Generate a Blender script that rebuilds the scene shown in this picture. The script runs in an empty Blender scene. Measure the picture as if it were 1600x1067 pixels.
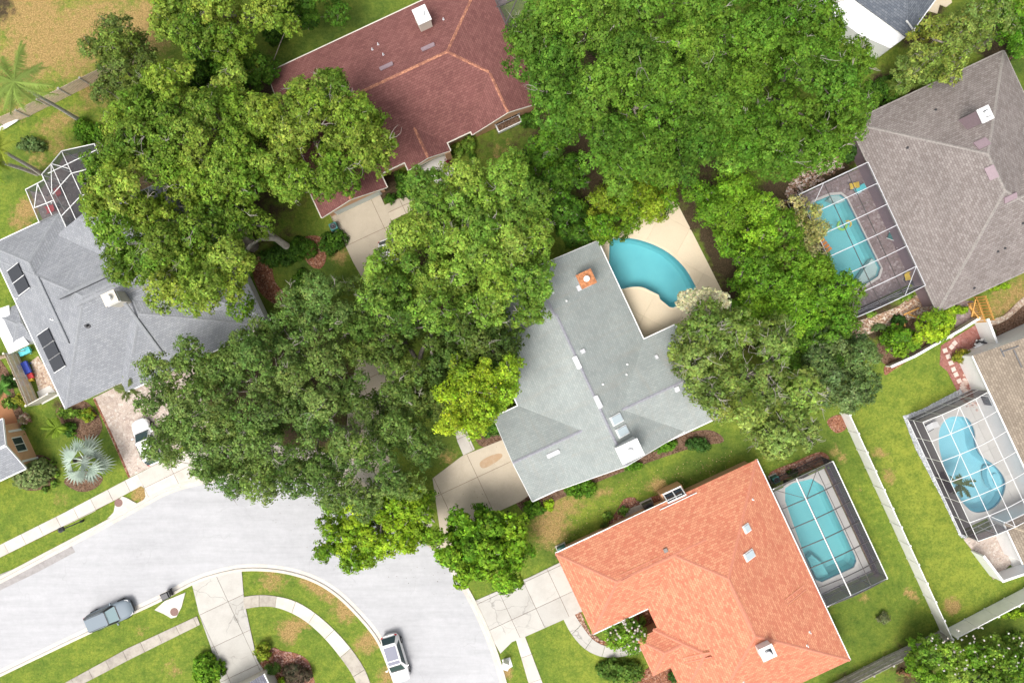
import bpy, bmesh, math, random
import numpy as np
from mathutils import Vector, Matrix
R = math.radians
random.seed(7)
RNG = np.random.default_rng(11)
K, H = 16.0, 65.0          # photo pixels per metre on the ground, camera height in metres
sc = bpy.context.scene
C = sc.collection

# ------------------------------------------------------------------ camera, sky, sun, exposure
cam = bpy.data.cameras.new('camera'); co = bpy.data.objects.new('camera', cam); C.objects.link(co)
co.location = (0, 0, H); co.rotation_euler = (0, 0, 0)
cam.sensor_width = 36; cam.lens = 36 * (K * H) / 1600.0; cam.clip_end = 3000; cam.clip_start = 0.5
sc.camera = co
world = bpy.data.worlds.new('World'); sc.world = world; world.use_nodes = True
wn = world.node_tree; bgn = wn.nodes['Background']
sky = wn.nodes.new('ShaderNodeTexSky'); sky.sky_type = 'NISHITA'; sky.sun_disc = False
SUN_EL, SUN_DIR = 64.0, Vector((-0.55, -0.83))       # light comes from the lower left of the picture
sky.sun_elevation = R(SUN_EL); sky.sun_rotation = math.atan2(SUN_DIR.x, SUN_DIR.y)
sky.dust_density = 5.0; sky.air_density = 0.8; sky.ozone_density = 0.6
hs = wn.nodes.new('ShaderNodeHueSaturation'); hs.inputs['Saturation'].default_value = 0.28
wn.links.new(sky.outputs[0], hs.inputs['Color']); wn.links.new(hs.outputs[0], bgn.inputs[0])
bgn.inputs[1].default_value = 0.15
sl = bpy.data.lights.new('sun', 'SUN'); sl.energy = 1.3; sl.angle = R(22); sl.color = (1, 0.96, 0.90)
so = bpy.data.objects.new('sun', sl); C.objects.link(so)
sd = Vector((SUN_DIR.x, SUN_DIR.y, 0)).normalized() * math.cos(R(SUN_EL)) + Vector((0, 0, math.sin(R(SUN_EL))))
so.rotation_euler = (-sd).to_track_quat('-Z', 'Y').to_euler()
so.location = (0, 0, 90)
vs = sc.view_settings; vs.view_transform = 'Standard'; vs.look = 'None'; vs.gamma = 1; vs.exposure = 0.68
vs.use_curve_mapping = False
sc.cycles.max_bounces = 6; sc.cycles.transparent_max_bounces = 12; sc.cycles.diffuse_bounces = 3

# ------------------------------------------------------------------ coordinates
def P(px, py, z=0.0):
    """world point at height z that lies on the sight line through photo pixel (px, py)"""
    s = (H - z) / H / K
    return Vector(((px - 800) * s, (533.5 - py) * s, z))
CA, SA = math.cos(R(25)), math.sin(R(25))
U = Vector((CA, SA, 0)); W = Vector((SA, -CA, 0))       # the street grid: along the long house sides, and down the picture
A0 = CA * 800 - SA * 533.5; B0 = SA * 800 + CA * 533.5
def AB(a, b, z=0.0):
    s = (H - z) / H / K
    v = U * ((a - A0) * s) + W * ((b - B0) * s); v.z = z
    return v
def toab(px, py):
    return CA * px - SA * py, SA * px + CA * py

# ------------------------------------------------------------------ materials
MATS = {}
class N:
    def __init__(s, name):
        s.m = bpy.data.materials.new(name); s.m.use_nodes = True; MATS[name] = s.m
        s.t = s.m.node_tree; s.b = s.t.nodes['Principled BSDF']; s.out = s.t.nodes['Material Output']
    def n(s, typ, **kw):
        d = s.t.nodes.new(typ)
        for k, v in kw.items():
            if hasattr(d, k): setattr(d, k, v)
            else: d.inputs[k].default_value = v
        return d
    def l(s, a, b): s.t.links.new(a, b)
    def coord(s, kind='Object'):
        return s.n('ShaderNodeTexCoord').outputs[kind]
    def pos(s):
        return s.n('ShaderNodeNewGeometry').outputs['Position']
    def noise(s, vec, scale, detail=4, rough=.6):
        d = s.n('ShaderNodeTexNoise'); d.inputs['Scale'].default_value = scale; d.inputs['Detail'].default_value = detail
        d.inputs['Roughness'].default_value = rough; s.l(vec, d.inputs['Vector']); return d.outputs['Fac']
    def ramp(s, fac, stops):
        d = s.n('ShaderNodeValToRGB'); e = d.color_ramp.elements
        while len(e) < len(stops): e.new(0.5)
        for i, (p, c) in enumerate(stops):
            e[i].position = p; e[i].color = (*c, 1) if len(c) == 3 else c
        s.l(fac, d.inputs[0]); return d.outputs[0]
    def mix(s, a, b, fac, mode='MIX'):
        d = s.n('ShaderNodeMix', data_type='RGBA', blend_type=mode)
        for i, v in ((0, fac), (6, a), (7, b)):
            if isinstance(v, (int, float)): d.inputs[i].default_value = v
            elif isinstance(v, tuple): d.inputs[i].default_value = (*v, 1)
            else: s.l(v, d.inputs[i])
        return d.outputs[2]
    def math(s, op, a, b=0.0):
        d = s.n('ShaderNodeMath', operation=op)
        for i, v in ((0, a), (1, b)):
            if isinstance(v, (int, float)): d.inputs[i].default_value = v
            else: s.l(v, d.inputs[i])
        return d.outputs[0]
    def bump(s, h, strength=.3, dist=.03):
        d = s.n('ShaderNodeBump'); d.inputs['Strength'].default_value = strength; d.inputs['Distance'].default_value = dist
        s.l(h, d.inputs['Height']); s.l(d.outputs[0], s.b.inputs['Normal'])
    def col(s, c, rough=.7, metal=0.0, spec=None):
        if isinstance(c, tuple): s.b.inputs['Base Color'].default_value = (*c, 1)
        else: s.l(c, s.b.inputs['Base Color'])
        s.b.inputs['Roughness'].default_value = rough; s.b.inputs['Metallic'].default_value = metal
        if spec is not None: s.b.inputs['Specular IOR Level'].default_value = spec
        return s.m

def plain(name, c, rough=.6, metal=0.0, var=.12, sc_=6.0, spec=None):
    n = N(name); v = n.noise(n.pos(), sc_, 5)
    c0 = tuple(x * (1 - var) for x in c); c1 = tuple(min(1, x * (1 + var)) for x in c)
    return n.col(n.ramp(v, [(.3, c0), (.7, c1)]), rough, metal, spec)

def shingle(name, dark, light, bw=.34, rh=.2, mort=.5, blot=.18, streak=None, amt=.5):
    n = N(name); uv = n.coord('UV')
    br = n.n('ShaderNodeTexBrick', offset=.5, offset_frequency=2)
    br.inputs['Color1'].default_value = (*dark, 1); br.inputs['Color2'].default_value = (*light, 1)
    br.inputs['Mortar'].default_value = tuple(x * mort for x in dark) + (1,)
    br.inputs['Scale'].default_value = 1; br.inputs['Mortar Size'].default_value = .014
    br.inputs['Brick Width'].default_value = bw; br.inputs['Row Height'].default_value = rh
    br.inputs['Mortar Smooth'].default_value = .4
    n.l(uv, br.inputs['Vector'])
    big = n.noise(n.pos(), .35, 5, .7); fine = n.noise(n.pos(), 22, 3, .7)
    c = n.mix(br.outputs[0], (1 + blot,) * 3, n.ramp(big, [(.35, (0, 0, 0)), (.7, (1, 1, 1))]), 'MULTIPLY')
    c = n.mix(c, n.ramp(big, [(.3, (1 - blot,) * 3), (.72, (1 + blot * .4,) * 3)]), 1.0, 'MULTIPLY')
    c = n.mix(c, n.ramp(fine, [(.3, (.8,) * 3), (.7, (1.15,) * 3)]), .8, 'MULTIPLY')
    if streak:
        mp = n.n('ShaderNodeMapping'); mp.inputs['Scale'].default_value = (1.2, .12, 1); n.l(uv, mp.inputs[0])
        st = n.noise(mp.outputs[0], 1.3, 4, .7)
        k = n.ramp(st, [(.5, (0, 0, 0)), (.72, (amt,) * 3)])
        c = n.mix(c, streak, k)
    n.bump(br.outputs[1], .35, .012)
    n.b.inputs['Roughness'].default_value = .93
    n.b.inputs['Specular IOR Level'].default_value = .2
    return n.col(c, .93, 0, .2)

def concrete(name, c, stain=(.2, .18, .15), crack=.0, sc_=.5, stamt=.45):
    n = N(name); p = n.pos()
    big = n.noise(p, sc_, 6, .7); fine = n.noise(p, 14, 4, .7)
    col = n.mix(c, stain, n.math('MULTIPLY', n.ramp(big, [(.45, (0, 0, 0)), (.8, (1, 1, 1))]), stamt))
    rnd = n.n('ShaderNodeObjectInfo').outputs['Random']
    col = n.mix(col, n.ramp(rnd, [(0, (.9,) * 3), (1, (1.06,) * 3)]), 1.0, 'MULTIPLY')
    col = n.mix(col, n.ramp(fine, [(.3, (.88,) * 3), (.7, (1.05,) * 3)]), 1.0, 'MULTIPLY')
    if crack:
        nz = n.n('ShaderNodeTexNoise'); nz.inputs['Scale'].default_value = 1.1; n.l(p, nz.inputs['Vector'])
        wv = n.n('ShaderNodeVectorMath', operation='MULTIPLY_ADD'); wv.inputs[1].default_value = (.7,) * 3
        n.l(nz.outputs['Color'], wv.inputs[0]); n.l(p, wv.inputs[2])
        vo = n.n('ShaderNodeTexVoronoi', feature='DISTANCE_TO_EDGE'); vo.inputs['Scale'].default_value = crack
        n.l(wv.outputs[0], vo.inputs['Vector'])
        k = n.ramp(vo.outputs['Distance'], [(.0, (1, 1, 1)), (.012 if crack < .3 else .02, (0, 0, 0))])
        br = n.ramp(n.noise(p, .25, 3), [(.42, (0, 0, 0)), (.56, (1, 1, 1))])
        col = n.mix(col, tuple(x * .42 for x in c), n.math('MULTIPLY', k, n.math('MULTIPLY', br, .75)))
    n.bump(fine, .15, .01)
    return n.col(col, .85, 0, .25)

def leafmat(name, trans=.24, gloss=.45):
    n = N(name); at = n.n('ShaderNodeAttribute', attribute_name='tint')
    n.col(at.outputs['Color'], .6, 0, .12)
    tr = n.n('ShaderNodeBsdfTranslucent'); mx = n.n('ShaderNodeMixShader'); mx.inputs[0].default_value = trans
    hsv = n.n('ShaderNodeHueSaturation'); hsv.inputs['Value'].default_value = 1.3; hsv.inputs['Hue'].default_value = .485
    n.l(at.outputs['Color'], hsv.inputs['Color']); n.l(hsv.outputs[0], tr.inputs[0])
    n.l(n.b.outputs[0], mx.inputs[1]); n.l(tr.outputs[0], mx.inputs[2]); n.l(mx.outputs[0], n.out.inputs[0])
    return n.m

def make_grass():
    n = N('lawn_grass'); p = n.pos()
    at = n.n('ShaderNodeAttribute', attribute_name='wear'); sep = n.n('ShaderNodeSeparateColor'); n.l(at.outputs['Color'], sep.inputs[0])
    big = n.noise(p, .16, 5, .65); mid = n.noise(p, .9, 6, .7); fine = n.noise(p, 9, 5, .75); vf = n.noise(p, 30, 3, .8)
    g = n.ramp(mid, [(.25, (.070, .135, .022)), (.5, (.125, .20, .030)), (.72, (.21, .27, .042))])
    g = n.mix(g, (.27, .28, .06), n.math('MULTIPLY', n.ramp(n.noise(p, 2.6, 5, .7), [(.5, (0, 0, 0)), (.72, (1, 1, 1))]), .55))
    g = n.mix(g, n.ramp(big, [(.35, (.8, .86, .8)), (.65, (1.15, 1.06, .95))]), 1.0, 'MULTIPLY')
    lush = n.mix(g, (.034, .078, .014), sep.outputs[1]);  # deeper green grass, with cast shade painted into the same colour
    bright = n.math('MULTIPLY', at.outputs['Alpha'], .8)
    g2 = n.mix(lush, (.30, .33, .05), n.math('MULTIPLY', bright, n.ramp(mid, [(.3, (.15,) * 3), (.7, (1,) * 3)])))
    # dry patches follow the red channel of wear, broken up by noise
    k = n.math('ADD', sep.outputs[0], n.math('MULTIPLY', n.math('SUBTRACT', n.noise(p, 1.6, 6, .75), .5), 1.7))
    kk = n.ramp(k, [(.36, (0, 0, 0)), (.75, (1, 1, 1))])
    dry = n.ramp(fine, [(.3, (.20, .13, .05)), (.55, (.36, .25, .10)), (.75, (.48, .36, .18))])
    g3 = n.mix(g2, dry, kk)
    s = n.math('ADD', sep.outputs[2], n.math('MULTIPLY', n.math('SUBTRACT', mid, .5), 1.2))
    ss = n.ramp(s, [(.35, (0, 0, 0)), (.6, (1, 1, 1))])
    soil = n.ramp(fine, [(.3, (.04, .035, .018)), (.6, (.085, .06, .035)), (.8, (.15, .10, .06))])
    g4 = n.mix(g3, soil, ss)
    g4 = n.mix(g4, n.ramp(fine, [(.28, (.72, .74, .7)), (.7, (1.22, 1.18, 1.15))]), 1.0, 'MULTIPLY')
    g4 = n.mix(g4, n.ramp(vf, [(.3, (.72,) * 3), (.7, (1.22,) * 3)]), .9, 'MULTIPLY')
    g4 = n.mix(g4, n.ramp(n.noise(p, 3.8, 3, .85), [(.32, (.66, .72, .62)), (.5, (1, 1, 1)), (.68, (1.25, 1.2, 1.2))]), .95, 'MULTIPLY')
    n.bump(n.math('ADD', fine, vf), .6, .05)
    return n.col(g4, .9, 0, .15)
M = {}
M['grass'] = make_grass()
def make_road():
    n = N('asphalt_pale'); p = n.pos()
    f = n.noise(p, 25, 5, .8); b = n.noise(p, .18, 5, .65); m = n.noise(p, 1.5, 5, .7)
    c = n.ramp(b, [(.3, (.42, .42, .432)), (.7, (.48, .48, .49))])
    c = n.mix(c, n.ramp(m, [(.3, (.93,) * 3), (.7, (1.04,) * 3)]), 1, 'MULTIPLY')
    c = n.mix(c, n.ramp(f, [(.25, (.84,) * 3), (.7, (1.05,) * 3)]), 1, 'MULTIPLY')
    nz = n.n('ShaderNodeTexNoise'); nz.inputs['Scale'].default_value = .5; n.l(p, nz.inputs['Vector'])
    wv = n.n('ShaderNodeVectorMath', operation='MULTIPLY_ADD'); wv.inputs[1].default_value = (2.5,) * 3
    n.l(nz.outputs['Color'], wv.inputs[0]); n.l(p, wv.inputs[2])
    vo = n.n('ShaderNodeTexVoronoi', feature='DISTANCE_TO_EDGE'); vo.inputs['Scale'].default_value = .16
    n.l(wv.outputs[0], vo.inputs['Vector'])
    k = n.ramp(vo.outputs['Distance'], [(0, (1, 1, 1)), (.006, (0, 0, 0))])
    c = n.mix(c, (.28, .28, .28), n.math('MULTIPLY', k, n.ramp(n.noise(p, .3, 3), [(.42, (0, 0, 0)), (.6, (.4,) * 3)])))
    mp = n.n('ShaderNodeMapping'); mp.inputs['Rotation'].default_value = (0, 0, R(-25)); mp.inputs['Scale'].default_value = (.12, 1.4, 1); n.l(p, mp.inputs[0])
    c = n.mix(c, n.ramp(n.noise(mp.outputs[0], 1.0, 5, .7), [(.3, (.9,) * 3), (.6, (1.03,) * 3)]), 1, 'MULTIPLY')
    sp = n.noise(p, 2.3, 2, .5); c = n.mix(c, (.2, .2, .2), n.ramp(sp, [(.77, (0, 0, 0)), (.80, (.35,) * 3)]))
    n.bump(f, .25, .01)
    return n.col(c, .9, 0, .2)
M['road'] = make_road()
M['kerb'] = concrete('kerb_concrete', (.60, .55, .48), (.32, .26, .2), 0, .8)
M['walk'] = concrete('sidewalk_concrete', (.60, .56, .50), (.3, .24, .2), 0, .6)
M['walk_old'] = concrete('sidewalk_weathered', (.44, .40, .34), (.16, .13, .12), 0, .9, .75)
M['drive_tan'] = concrete('driveway_tan', (.52, .45, .35), (.25, .19, .14), 0, .35, .4)
M['drive_grey'] = concrete('driveway_grey', (.50, .48, .44), (.25, .22, .19), .28, .5, .4)
M['deck_cream'] = concrete('deck_cream', (.70, .59, .43), (.52, .41, .27), 0, .4, .3)
M['deck_white'] = concrete('deck_white', (.62, .60, .56), (.4, .38, .36), 0, .5, .3)
M['old_patch'] = concrete('asphalt_patch', (.36, .34, .33), (.2, .18, .17), 0, 1.5, .8)
def paver(name, cs, s=4.5):
    n = N(name); p = n.pos()
    vo = n.n('ShaderNodeTexVoronoi'); vo.inputs['Scale'].default_value = s; n.l(p, vo.inputs['Vector'])
    sp = n.n('ShaderNodeSeparateColor'); n.l(vo.outputs['Color'], sp.inputs[0])
    c = n.ramp(sp.outputs[0], [(i / (len(cs) - 1), cc) for i, cc in enumerate(cs)])
    ve = n.n('ShaderNodeTexVoronoi', feature='DISTANCE_TO_EDGE'); ve.inputs['Scale'].default_value = s; n.l(p, ve.inputs['Vector'])
    c = n.mix(c, n.ramp(ve.outputs['Distance'], [(0, (.6,) * 3), (.06, (1, 1, 1))]), 1, 'MULTIPLY')
    c = n.mix(c, n.ramp(n.noise(p, .4, 4), [(.3, (.82,) * 3), (.7, (1.1,) * 3)]), 1, 'MULTIPLY')
    n.bump(ve.outputs['Distance'], .3, .02)
    return n.col(c, .85, 0, .2)
M['paver_pink'] = paver('paver_beige_mix', [(.38, .30, .26), (.52, .44, .38), (.46, .37, .31), (.58, .52, .46)])
M['paver_brown'] = paver('paver_brown_mix', [(.20, .15, .14), (.30, .24, .23), (.25, .18, .17), (.38, .32, .31)])
M['brick_red'] = paver('brick_red_paving', [(.26, .10, .08), (.34, .15, .12), (.3, .12, .1), (.38, .2, .17)], 5)
M['patio_terra'] = concrete('terracotta_patio', (.36, .17, .08), (.25, .11, .05), 0, .8, .4)
def mulch(name, cs, s=9):
    n = N(name); p = n.pos()
    vo = n.n('ShaderNodeTexVoronoi'); vo.inputs['Scale'].default_value = s; n.l(p, vo.inputs['Vector'])
    sp = n.n('ShaderNodeSeparateColor'); n.l(vo.outputs['Color'], sp.inputs[0])
    c = n.ramp(sp.outputs[0], [(i / (len(cs) - 1), cc) for i, cc in enumerate(cs)])
    n.bump(vo.outputs['Distance'], .8, .04)
    return n.col(c, .95, 0, .1)
M['mulch_red'] = mulch('mulch_red', [(.10, .04, .025), (.22, .09, .05), (.32, .15, .09), (.16, .06, .04), (.42, .26, .18)])
M['mulch_brown'] = mulch('mulch_brown', [(.06, .035, .022), (.14, .08, .05), (.2, .13, .09), (.1, .06, .04)])
M['gravel_tan'] = mulch('gravel_tan', [(.40, .28, .2), (.55, .44, .34), (.3, .2, .15), (.62, .55, .46)], 6)
M['gravel_grey'] = mulch('gravel_grey', [(.3, .31, .32), (.5, .52, .53), (.2, .21, .23), (.62, .64, .65)], 7)
M['shA'] = shingle('shingle_sage_grey', (.28, .31, .30), (.325, .35, .335), blot=.10, mort=.78, streak=(.30, .28, .24), amt=.35)
M['shB'] = shingle('shingle_maroon', (.175, .072, .066), (.235, .105, .092), blot=.10, mort=.55)
M['shC'] = shingle('shingle_slate_grey', (.23, .24, .26), (.29, .30, .315), blot=.08, mort=.65)
M['shD'] = shingle('shingle_terracotta', (.49, .165, .10), (.60, .275, .16), blot=.05, mort=.75)
M['shE'] = shingle('shingle_taupe', (.19, .162, .15), (.265, .235, .22), blot=.08)
M['shF'] = shingle('shingle_tan', (.22, .18, .14), (.30, .25, .195), blot=.08)
M['shG'] = shingle('shingle_blue_grey', (.10, .115, .14), (.16, .175, .2), blot=.1)
M['shI'] = shingle('shingle_purple_grey', (.16, .16, .19), (.23, .23, .27), blot=.1)
M['capA'] = plain('ridge_cap_lilac', (.27, .27, .30), .9, var=.2)
M['capB'] = shingle('ridge_cap_salmon', (.28, .12, .09), (.56, .26, .16), bw=.25, rh=.3)
M['capC'] = plain('ridge_cap_slate', (.26, .27, .285), .9, var=.15)
M['capD'] = plain('ridge_cap_terracotta', (.53, .205, .13), .9, var=.1)
M['capE'] = plain('ridge_cap_taupe', (.27, .245, .225), .9, var=.25)
M['capF'] = plain('ridge_cap_tan', (.34, .28, .21), .9, var=.15)
M['white'] = plain('white_paint', (.78, .78, .77), .5, var=.04)
M['vinyl'] = plain('white_vinyl', (.82, .81, .78), .45, var=.06, sc_=1.5)
M['peach'] = plain('peach_stucco', (.62, .36, .21), .85, var=.08)
M['cream'] = plain('cream_stucco', (.62, .58, .50), .85, var=.06)
M['greywall'] = plain('grey_stucco', (.5, .5, .49), .85, var=.06)
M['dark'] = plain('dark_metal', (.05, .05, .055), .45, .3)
M['bronze'] = plain('bronze_frame', (.085, .075, .07), .5, .2)
M['glass'] = N('window_glass').col((.03, .045, .06), .06, 0, .8)
M['garage'] = plain('garage_door_pale', (.55, .60, .58), .5, var=.04)
M['solar'] = plain('solar_mat_black', (.03, .032, .04), .35, var=.15)
M['skylight'] = N('skylight_dome').col((.45, .52, .55), .2, 0, .4)
M['ventpale'] = plain('vent_pale_metal', (.62, .62, .64), .5, var=.05)
M['ventplum'] = plain('vent_plum_metal', (.27, .20, .22), .6, var=.1)
M['rust'] = plain('rusty_metal', (.42, .17, .07), .8, var=.5, sc_=4)
M['wood_grey'] = plain('weathered_wood', (.40, .37, .34), .9, var=.3, sc_=3)
M['wood_tan'] = plain('tan_wood', (.68, .53, .41), .85, var=.18, sc_=3)
M['wood_new'] = plain('new_orange_wood', (.58, .31, .08), .8, var=.15, sc_=3)
M['bark'] = plain('grey_bark', (.22, .19, .16), .95, var=.35, sc_=3)
M['twig'] = plain('pale_twig', (.36, .33, .28), .95, var=.25, sc_=3)
M['palmtrunk'] = plain('palm_trunk_grey', (.46, .43, .38), .95, var=.25, sc_=5)
M['leaf'] = leafmat('foliage')
M['rubber'] = plain('black_rubber', (.02, .02, .02), .8)
M['rim'] = plain('alloy_rim', (.4, .4, .42), .3, .9)
M['paint_white'] = N('car_paint_white').col((.80, .80, .80), .35, 0, .2)
M['paint_grey'] = N('car_paint_steel').col((.20, .24, .275), .45, 0, .15)
M['paint_trim'] = N('car_trim_black').col((.02, .02, .022), .4)
M['carglass'] = N('car_glass').col((.035, .06, .065), .1, 0, .35)
M['paleglass'] = N('car_glass_pale').col((.33, .44, .46), .2, 0, .2)
M['lamp'] = N('lamp_lens').col((.7, .7, .7), .2)
M['orange'] = plain('orange_vinyl', (.8, .25, .02), .4)
M['lime'] = plain('lime_vinyl', (.25, .6, .12), .4)
M['red'] = plain('red_cloth', (.55, .05, .06), .8)
M['blue'] = plain('blue_plastic', (.05, .18, .6), .5)
M['navy'] = plain('navy_plastic', (.02, .05, .35), .5)
M['yellow'] = plain('yellow_plastic', (.7, .5, .05), .5)
M['turq'] = plain('turquoise_plastic', (.1, .55, .6), .5)
M['teal'] = plain('teal_dark', (.03, .16, .15), .5)
M['manhole'] = plain('manhole_iron', (.22, .13, .11), .8, var=.25, sc_=12)
M['flag'] = plain('flagstone_pale', (.60, .48, .42), .85, var=.12)
def poolmats(name, c, deep):
    n = N(name); p = n.pos()
    v = n.noise(p, .55, 4, .6)
    return n.col(n.ramp(v, [(.3, deep), (.7, c)]), .8)
M['poolA'] = poolmats('pool_plaster_teal', (.18, .48, .50), (.15, .43, .465))
M['poolB'] = poolmats('pool_plaster_aqua', (.26, .62, .62), (.21, .56, .58))
M['poolC'] = poolmats('pool_plaster_blue', (.42, .70, .77), (.36, .65, .73))
M['poolD'] = poolmats('pool_plaster_bright', (.0, .45, .75), (.0, .38, .7))
M['tile'] = plain('waterline_tile', (.10, .26, .36), .3, var=.3, sc_=10)
def water():
    n = N('pool_water'); t = n.n('ShaderNodeBsdfTransparent'); t.inputs[0].default_value = (.82, .96, .98, 1)
    g = n.n('ShaderNodeBsdfGlossy'); g.inputs['Roughness'].default_value = .03
    f = n.n('ShaderNodeFresnel'); f.inputs[0].default_value = 1.33
    b = n.n('ShaderNodeBump'); b.inputs['Strength'].default_value = .15; b.inputs['Distance'].default_value = .05
    nz = n.noise(n.pos(), 2.2, 3, .55); n.l(nz, b.inputs['Height']); n.l(b.outputs[0], g.inputs['Normal']); n.l(b.outputs[0], f.inputs['Normal'])
    mx = n.n('ShaderNodeMixShader'); n.l(f.outputs[0], mx.inputs[0]); n.l(t.outputs[0], mx.inputs[1]); n.l(g.outputs[0], mx.inputs[2])
    n.l(mx.outputs[0], n.out.inputs[0]); return n.m
M['water'] = water()
def screen(name, c, a):
    n = N(name); t = n.n('ShaderNodeBsdfTransparent'); d = n.n('ShaderNodeBsdfDiffuse'); d.inputs[0].default_value = (*c, 1)
    mx = n.n('ShaderNodeMixShader'); mx.inputs[0].default_value = a
    n.l(t.outputs[0], mx.inputs[1]); n.l(d.outputs[0], mx.inputs[2]); n.l(mx.outputs[0], n.out.inputs[0]); return n.m
M['scr'] = screen('insect_screen', (.13, .13, .15), .24)
M['scr_wall'] = screen('insect_screen_wall', (.075, .065, .08), .8)
M['scr_dark'] = screen('insect_screen_dark', (.06, .065, .07), .62)

# ------------------------------------------------------------------ object helpers
def tag(o, label=None, cat=None, group=None, kind=None):
    if label: o['label'] = label
    if cat: o['category'] = cat
    if group: o['group'] = group
    if kind: o['kind'] = kind
    return o
def empty(name, loc, label, cat, group=None, rz=0):
    o = bpy.data.objects.new(name, None); C.objects.link(o); o.location = loc; o.rotation_euler = (0, 0, rz)
    o.empty_display_size = .3
    return tag(o, label, cat, group)
def wloc(p):
    v = Vector((0, 0, 0))
    while p: v = v + p.location; p = p.parent
    return v
def mk(name, verts, faces, mats, parent=None, fmat=None, smooth=False, local=False):
    """one mesh object; verts in world coordinates unless local (parents here are never rotated unless local)"""
    off = Vector((0, 0, 0)) if local else (wloc(parent) if parent else Vector((0, 0, 0)))
    me = bpy.data.meshes.new(name)
    me.from_pydata([tuple(Vector(v) - off) for v in verts], [], [list(f) for f in faces])
    if not isinstance(mats, (list, tuple)): mats = [mats]
    for m in mats: me.materials.append(m)
    if fmat:
        for p_, i in zip(me.polygons, fmat): p_.material_index = i
    if smooth:
        for p_ in me.polygons: p_.use_smooth = True
    me.update()
    o = bpy.data.objects.new(name, me); C.objects.link(o)
    if parent: o.parent = parent
    return o
def recentre(o):
    """move a top-level mesh's origin to its base"""
    vs_ = [v.co.copy() for v in o.data.vertices]
    c = sum(vs_, Vector()) / len(vs_); c.z = min(v.z for v in vs_)
    for v in o.data.vertices: v.co -= c
    o.location = c; return o
BOX = {}
def box_mesh(mat, bev=False):
    k = mat.name
    if k not in BOX:
        me = bpy.data.meshes.new('board'); v = [(x, y, z) for z in (-.5, .5) for y in (-.5, .5) for x in (-.5, .5)]
        me.from_pydata(v, [], [(0, 2, 3, 1), (4, 5, 7, 6), (0, 1, 5, 4), (1, 3, 7, 5), (3, 2, 6, 7), (2, 0, 4, 6)])
        me.materials.append(mat); BOX[k] = me
    return BOX[k]
def box(name, mat, parent, centre, size, rz=0.0, rot=None):
    o = bpy.data.objects.new(name, box_mesh(mat)); C.objects.link(o)
    o.location = Vector(centre) - (wloc(parent) if parent else Vector()); o.scale = size
    o.rotation_euler = rot if rot else (0, 0, rz)
    if parent: o.parent = parent
    return o
def beam(name, mat, parent, p, q, w=.08, h=.08):
    p = Vector(p); q = Vector(q); d = q - p
    e = d.to_track_quat('X', 'Z').to_euler()
    return box(name, mat, parent, (p + q) / 2, (d.length, w, h), rot=e)
def cr(pts, closed=False, n=6):
    out = []; m = len(pts); rng = range(m if closed else m - 1)
    for i in rng:
        g = (lambda j: pts[j % m]) if closed else (lambda j: pts[max(0, min(m - 1, j))])
        p0, p1, p2, p3 = [np.array(g(i + k), float) for k in (-1, 0, 1, 2)]
        for t in np.linspace(0, 1, n, endpoint=False):
            out.append(tuple(.5 * ((2 * p1) + (-p0 + p2) * t + (2 * p0 - 5 * p1 + 4 * p2 - p3) * t * t + (-p0 + 3 * p1 - 3 * p2 + p3) * t ** 3)))
    if not closed: out.append(tuple(pts[-1]))
    return out
def prism(name, pts, z0, z1, mat, parent=None, side=None):
    """pts: world xy, any simple polygon; slab from z0 to z1"""
    n = len(pts); ar = sum(pts[i][0] * pts[(i + 1) % n][1] - pts[(i + 1) % n][0] * pts[i][1] for i in range(n))
    if ar < 0: pts = pts[::-1]
    from mathutils.geometry import tessellate_polygon
    v = [(p[0], p[1], z1) for p in pts] + [(p[0], p[1], z0) for p in pts]
    tri = tessellate_polygon([[Vector((p[0], p[1], 0)) for p in pts]])
    f = []
    for t in tri:
        a, b, c = t
        cr_ = (pts[b][0] - pts[a][0]) * (pts[c][1] - pts[a][1]) - (pts[b][1] - pts[a][1]) * (pts[c][0] - pts[a][0])
        f.append((a, b, c) if cr_ > 0 else (a, c, b))
    nt = len(f)
    f += [(i, n + i, n + (i + 1) % n, (i + 1) % n) for i in range(n)]
    return mk(name, v, f, [mat, side or mat], parent, [0] * nt + [1] * n)
def px2w(pts, z=0.0): return [tuple(P(x, y, z))[:2] for x, y in pts]
def sheet(name, pxs, z, mat, kind='structure', label=None, thick=.05, smooth=False):
    if smooth: pxs = cr(pxs, True, 6)
    o = prism(name, px2w(pxs), z - thick, z, mat); tag(o, label, None, None, kind); return o
def clip(poly, cell):
    out = list(poly); m = len(cell)
    for i in range(m):
        a, b = cell[i], cell[(i + 1) % m]; src = out; out = []
        if not src: break
        ins = lambda p: (b[0] - a[0]) * (p[1] - a[1]) - (b[1] - a[1]) * (p[0] - a[0]) >= 0
        for j in range(len(src)):
            p, q = src[j - 1], src[j]
            ip, iq = ins(p), ins(q)
            if ip != iq:
                d1 = (b[0] - a[0]) * (p[1] - a[1]) - (b[1] - a[1]) * (p[0] - a[0])
                d2 = (b[0] - a[0]) * (q[1] - a[1]) - (b[1] - a[1]) * (q[0] - a[0])
                t = d1 / (d1 - d2); out.append((p[0] + (q[0] - p[0]) * t, p[1] + (q[1] - p[1]) * t))
            if iq: out.append(q)
    return out
def inpoly(x, y, poly):
    c = False; n = len(poly)
    for i in range(n):
        x1, y1 = poly[i]; x2, y2 = poly[i - 1]
        if (y1 > y) != (y2 > y) and x < (x2 - x1) * (y - y1) / (y2 - y1) + x1: c = not c
    return c
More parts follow.
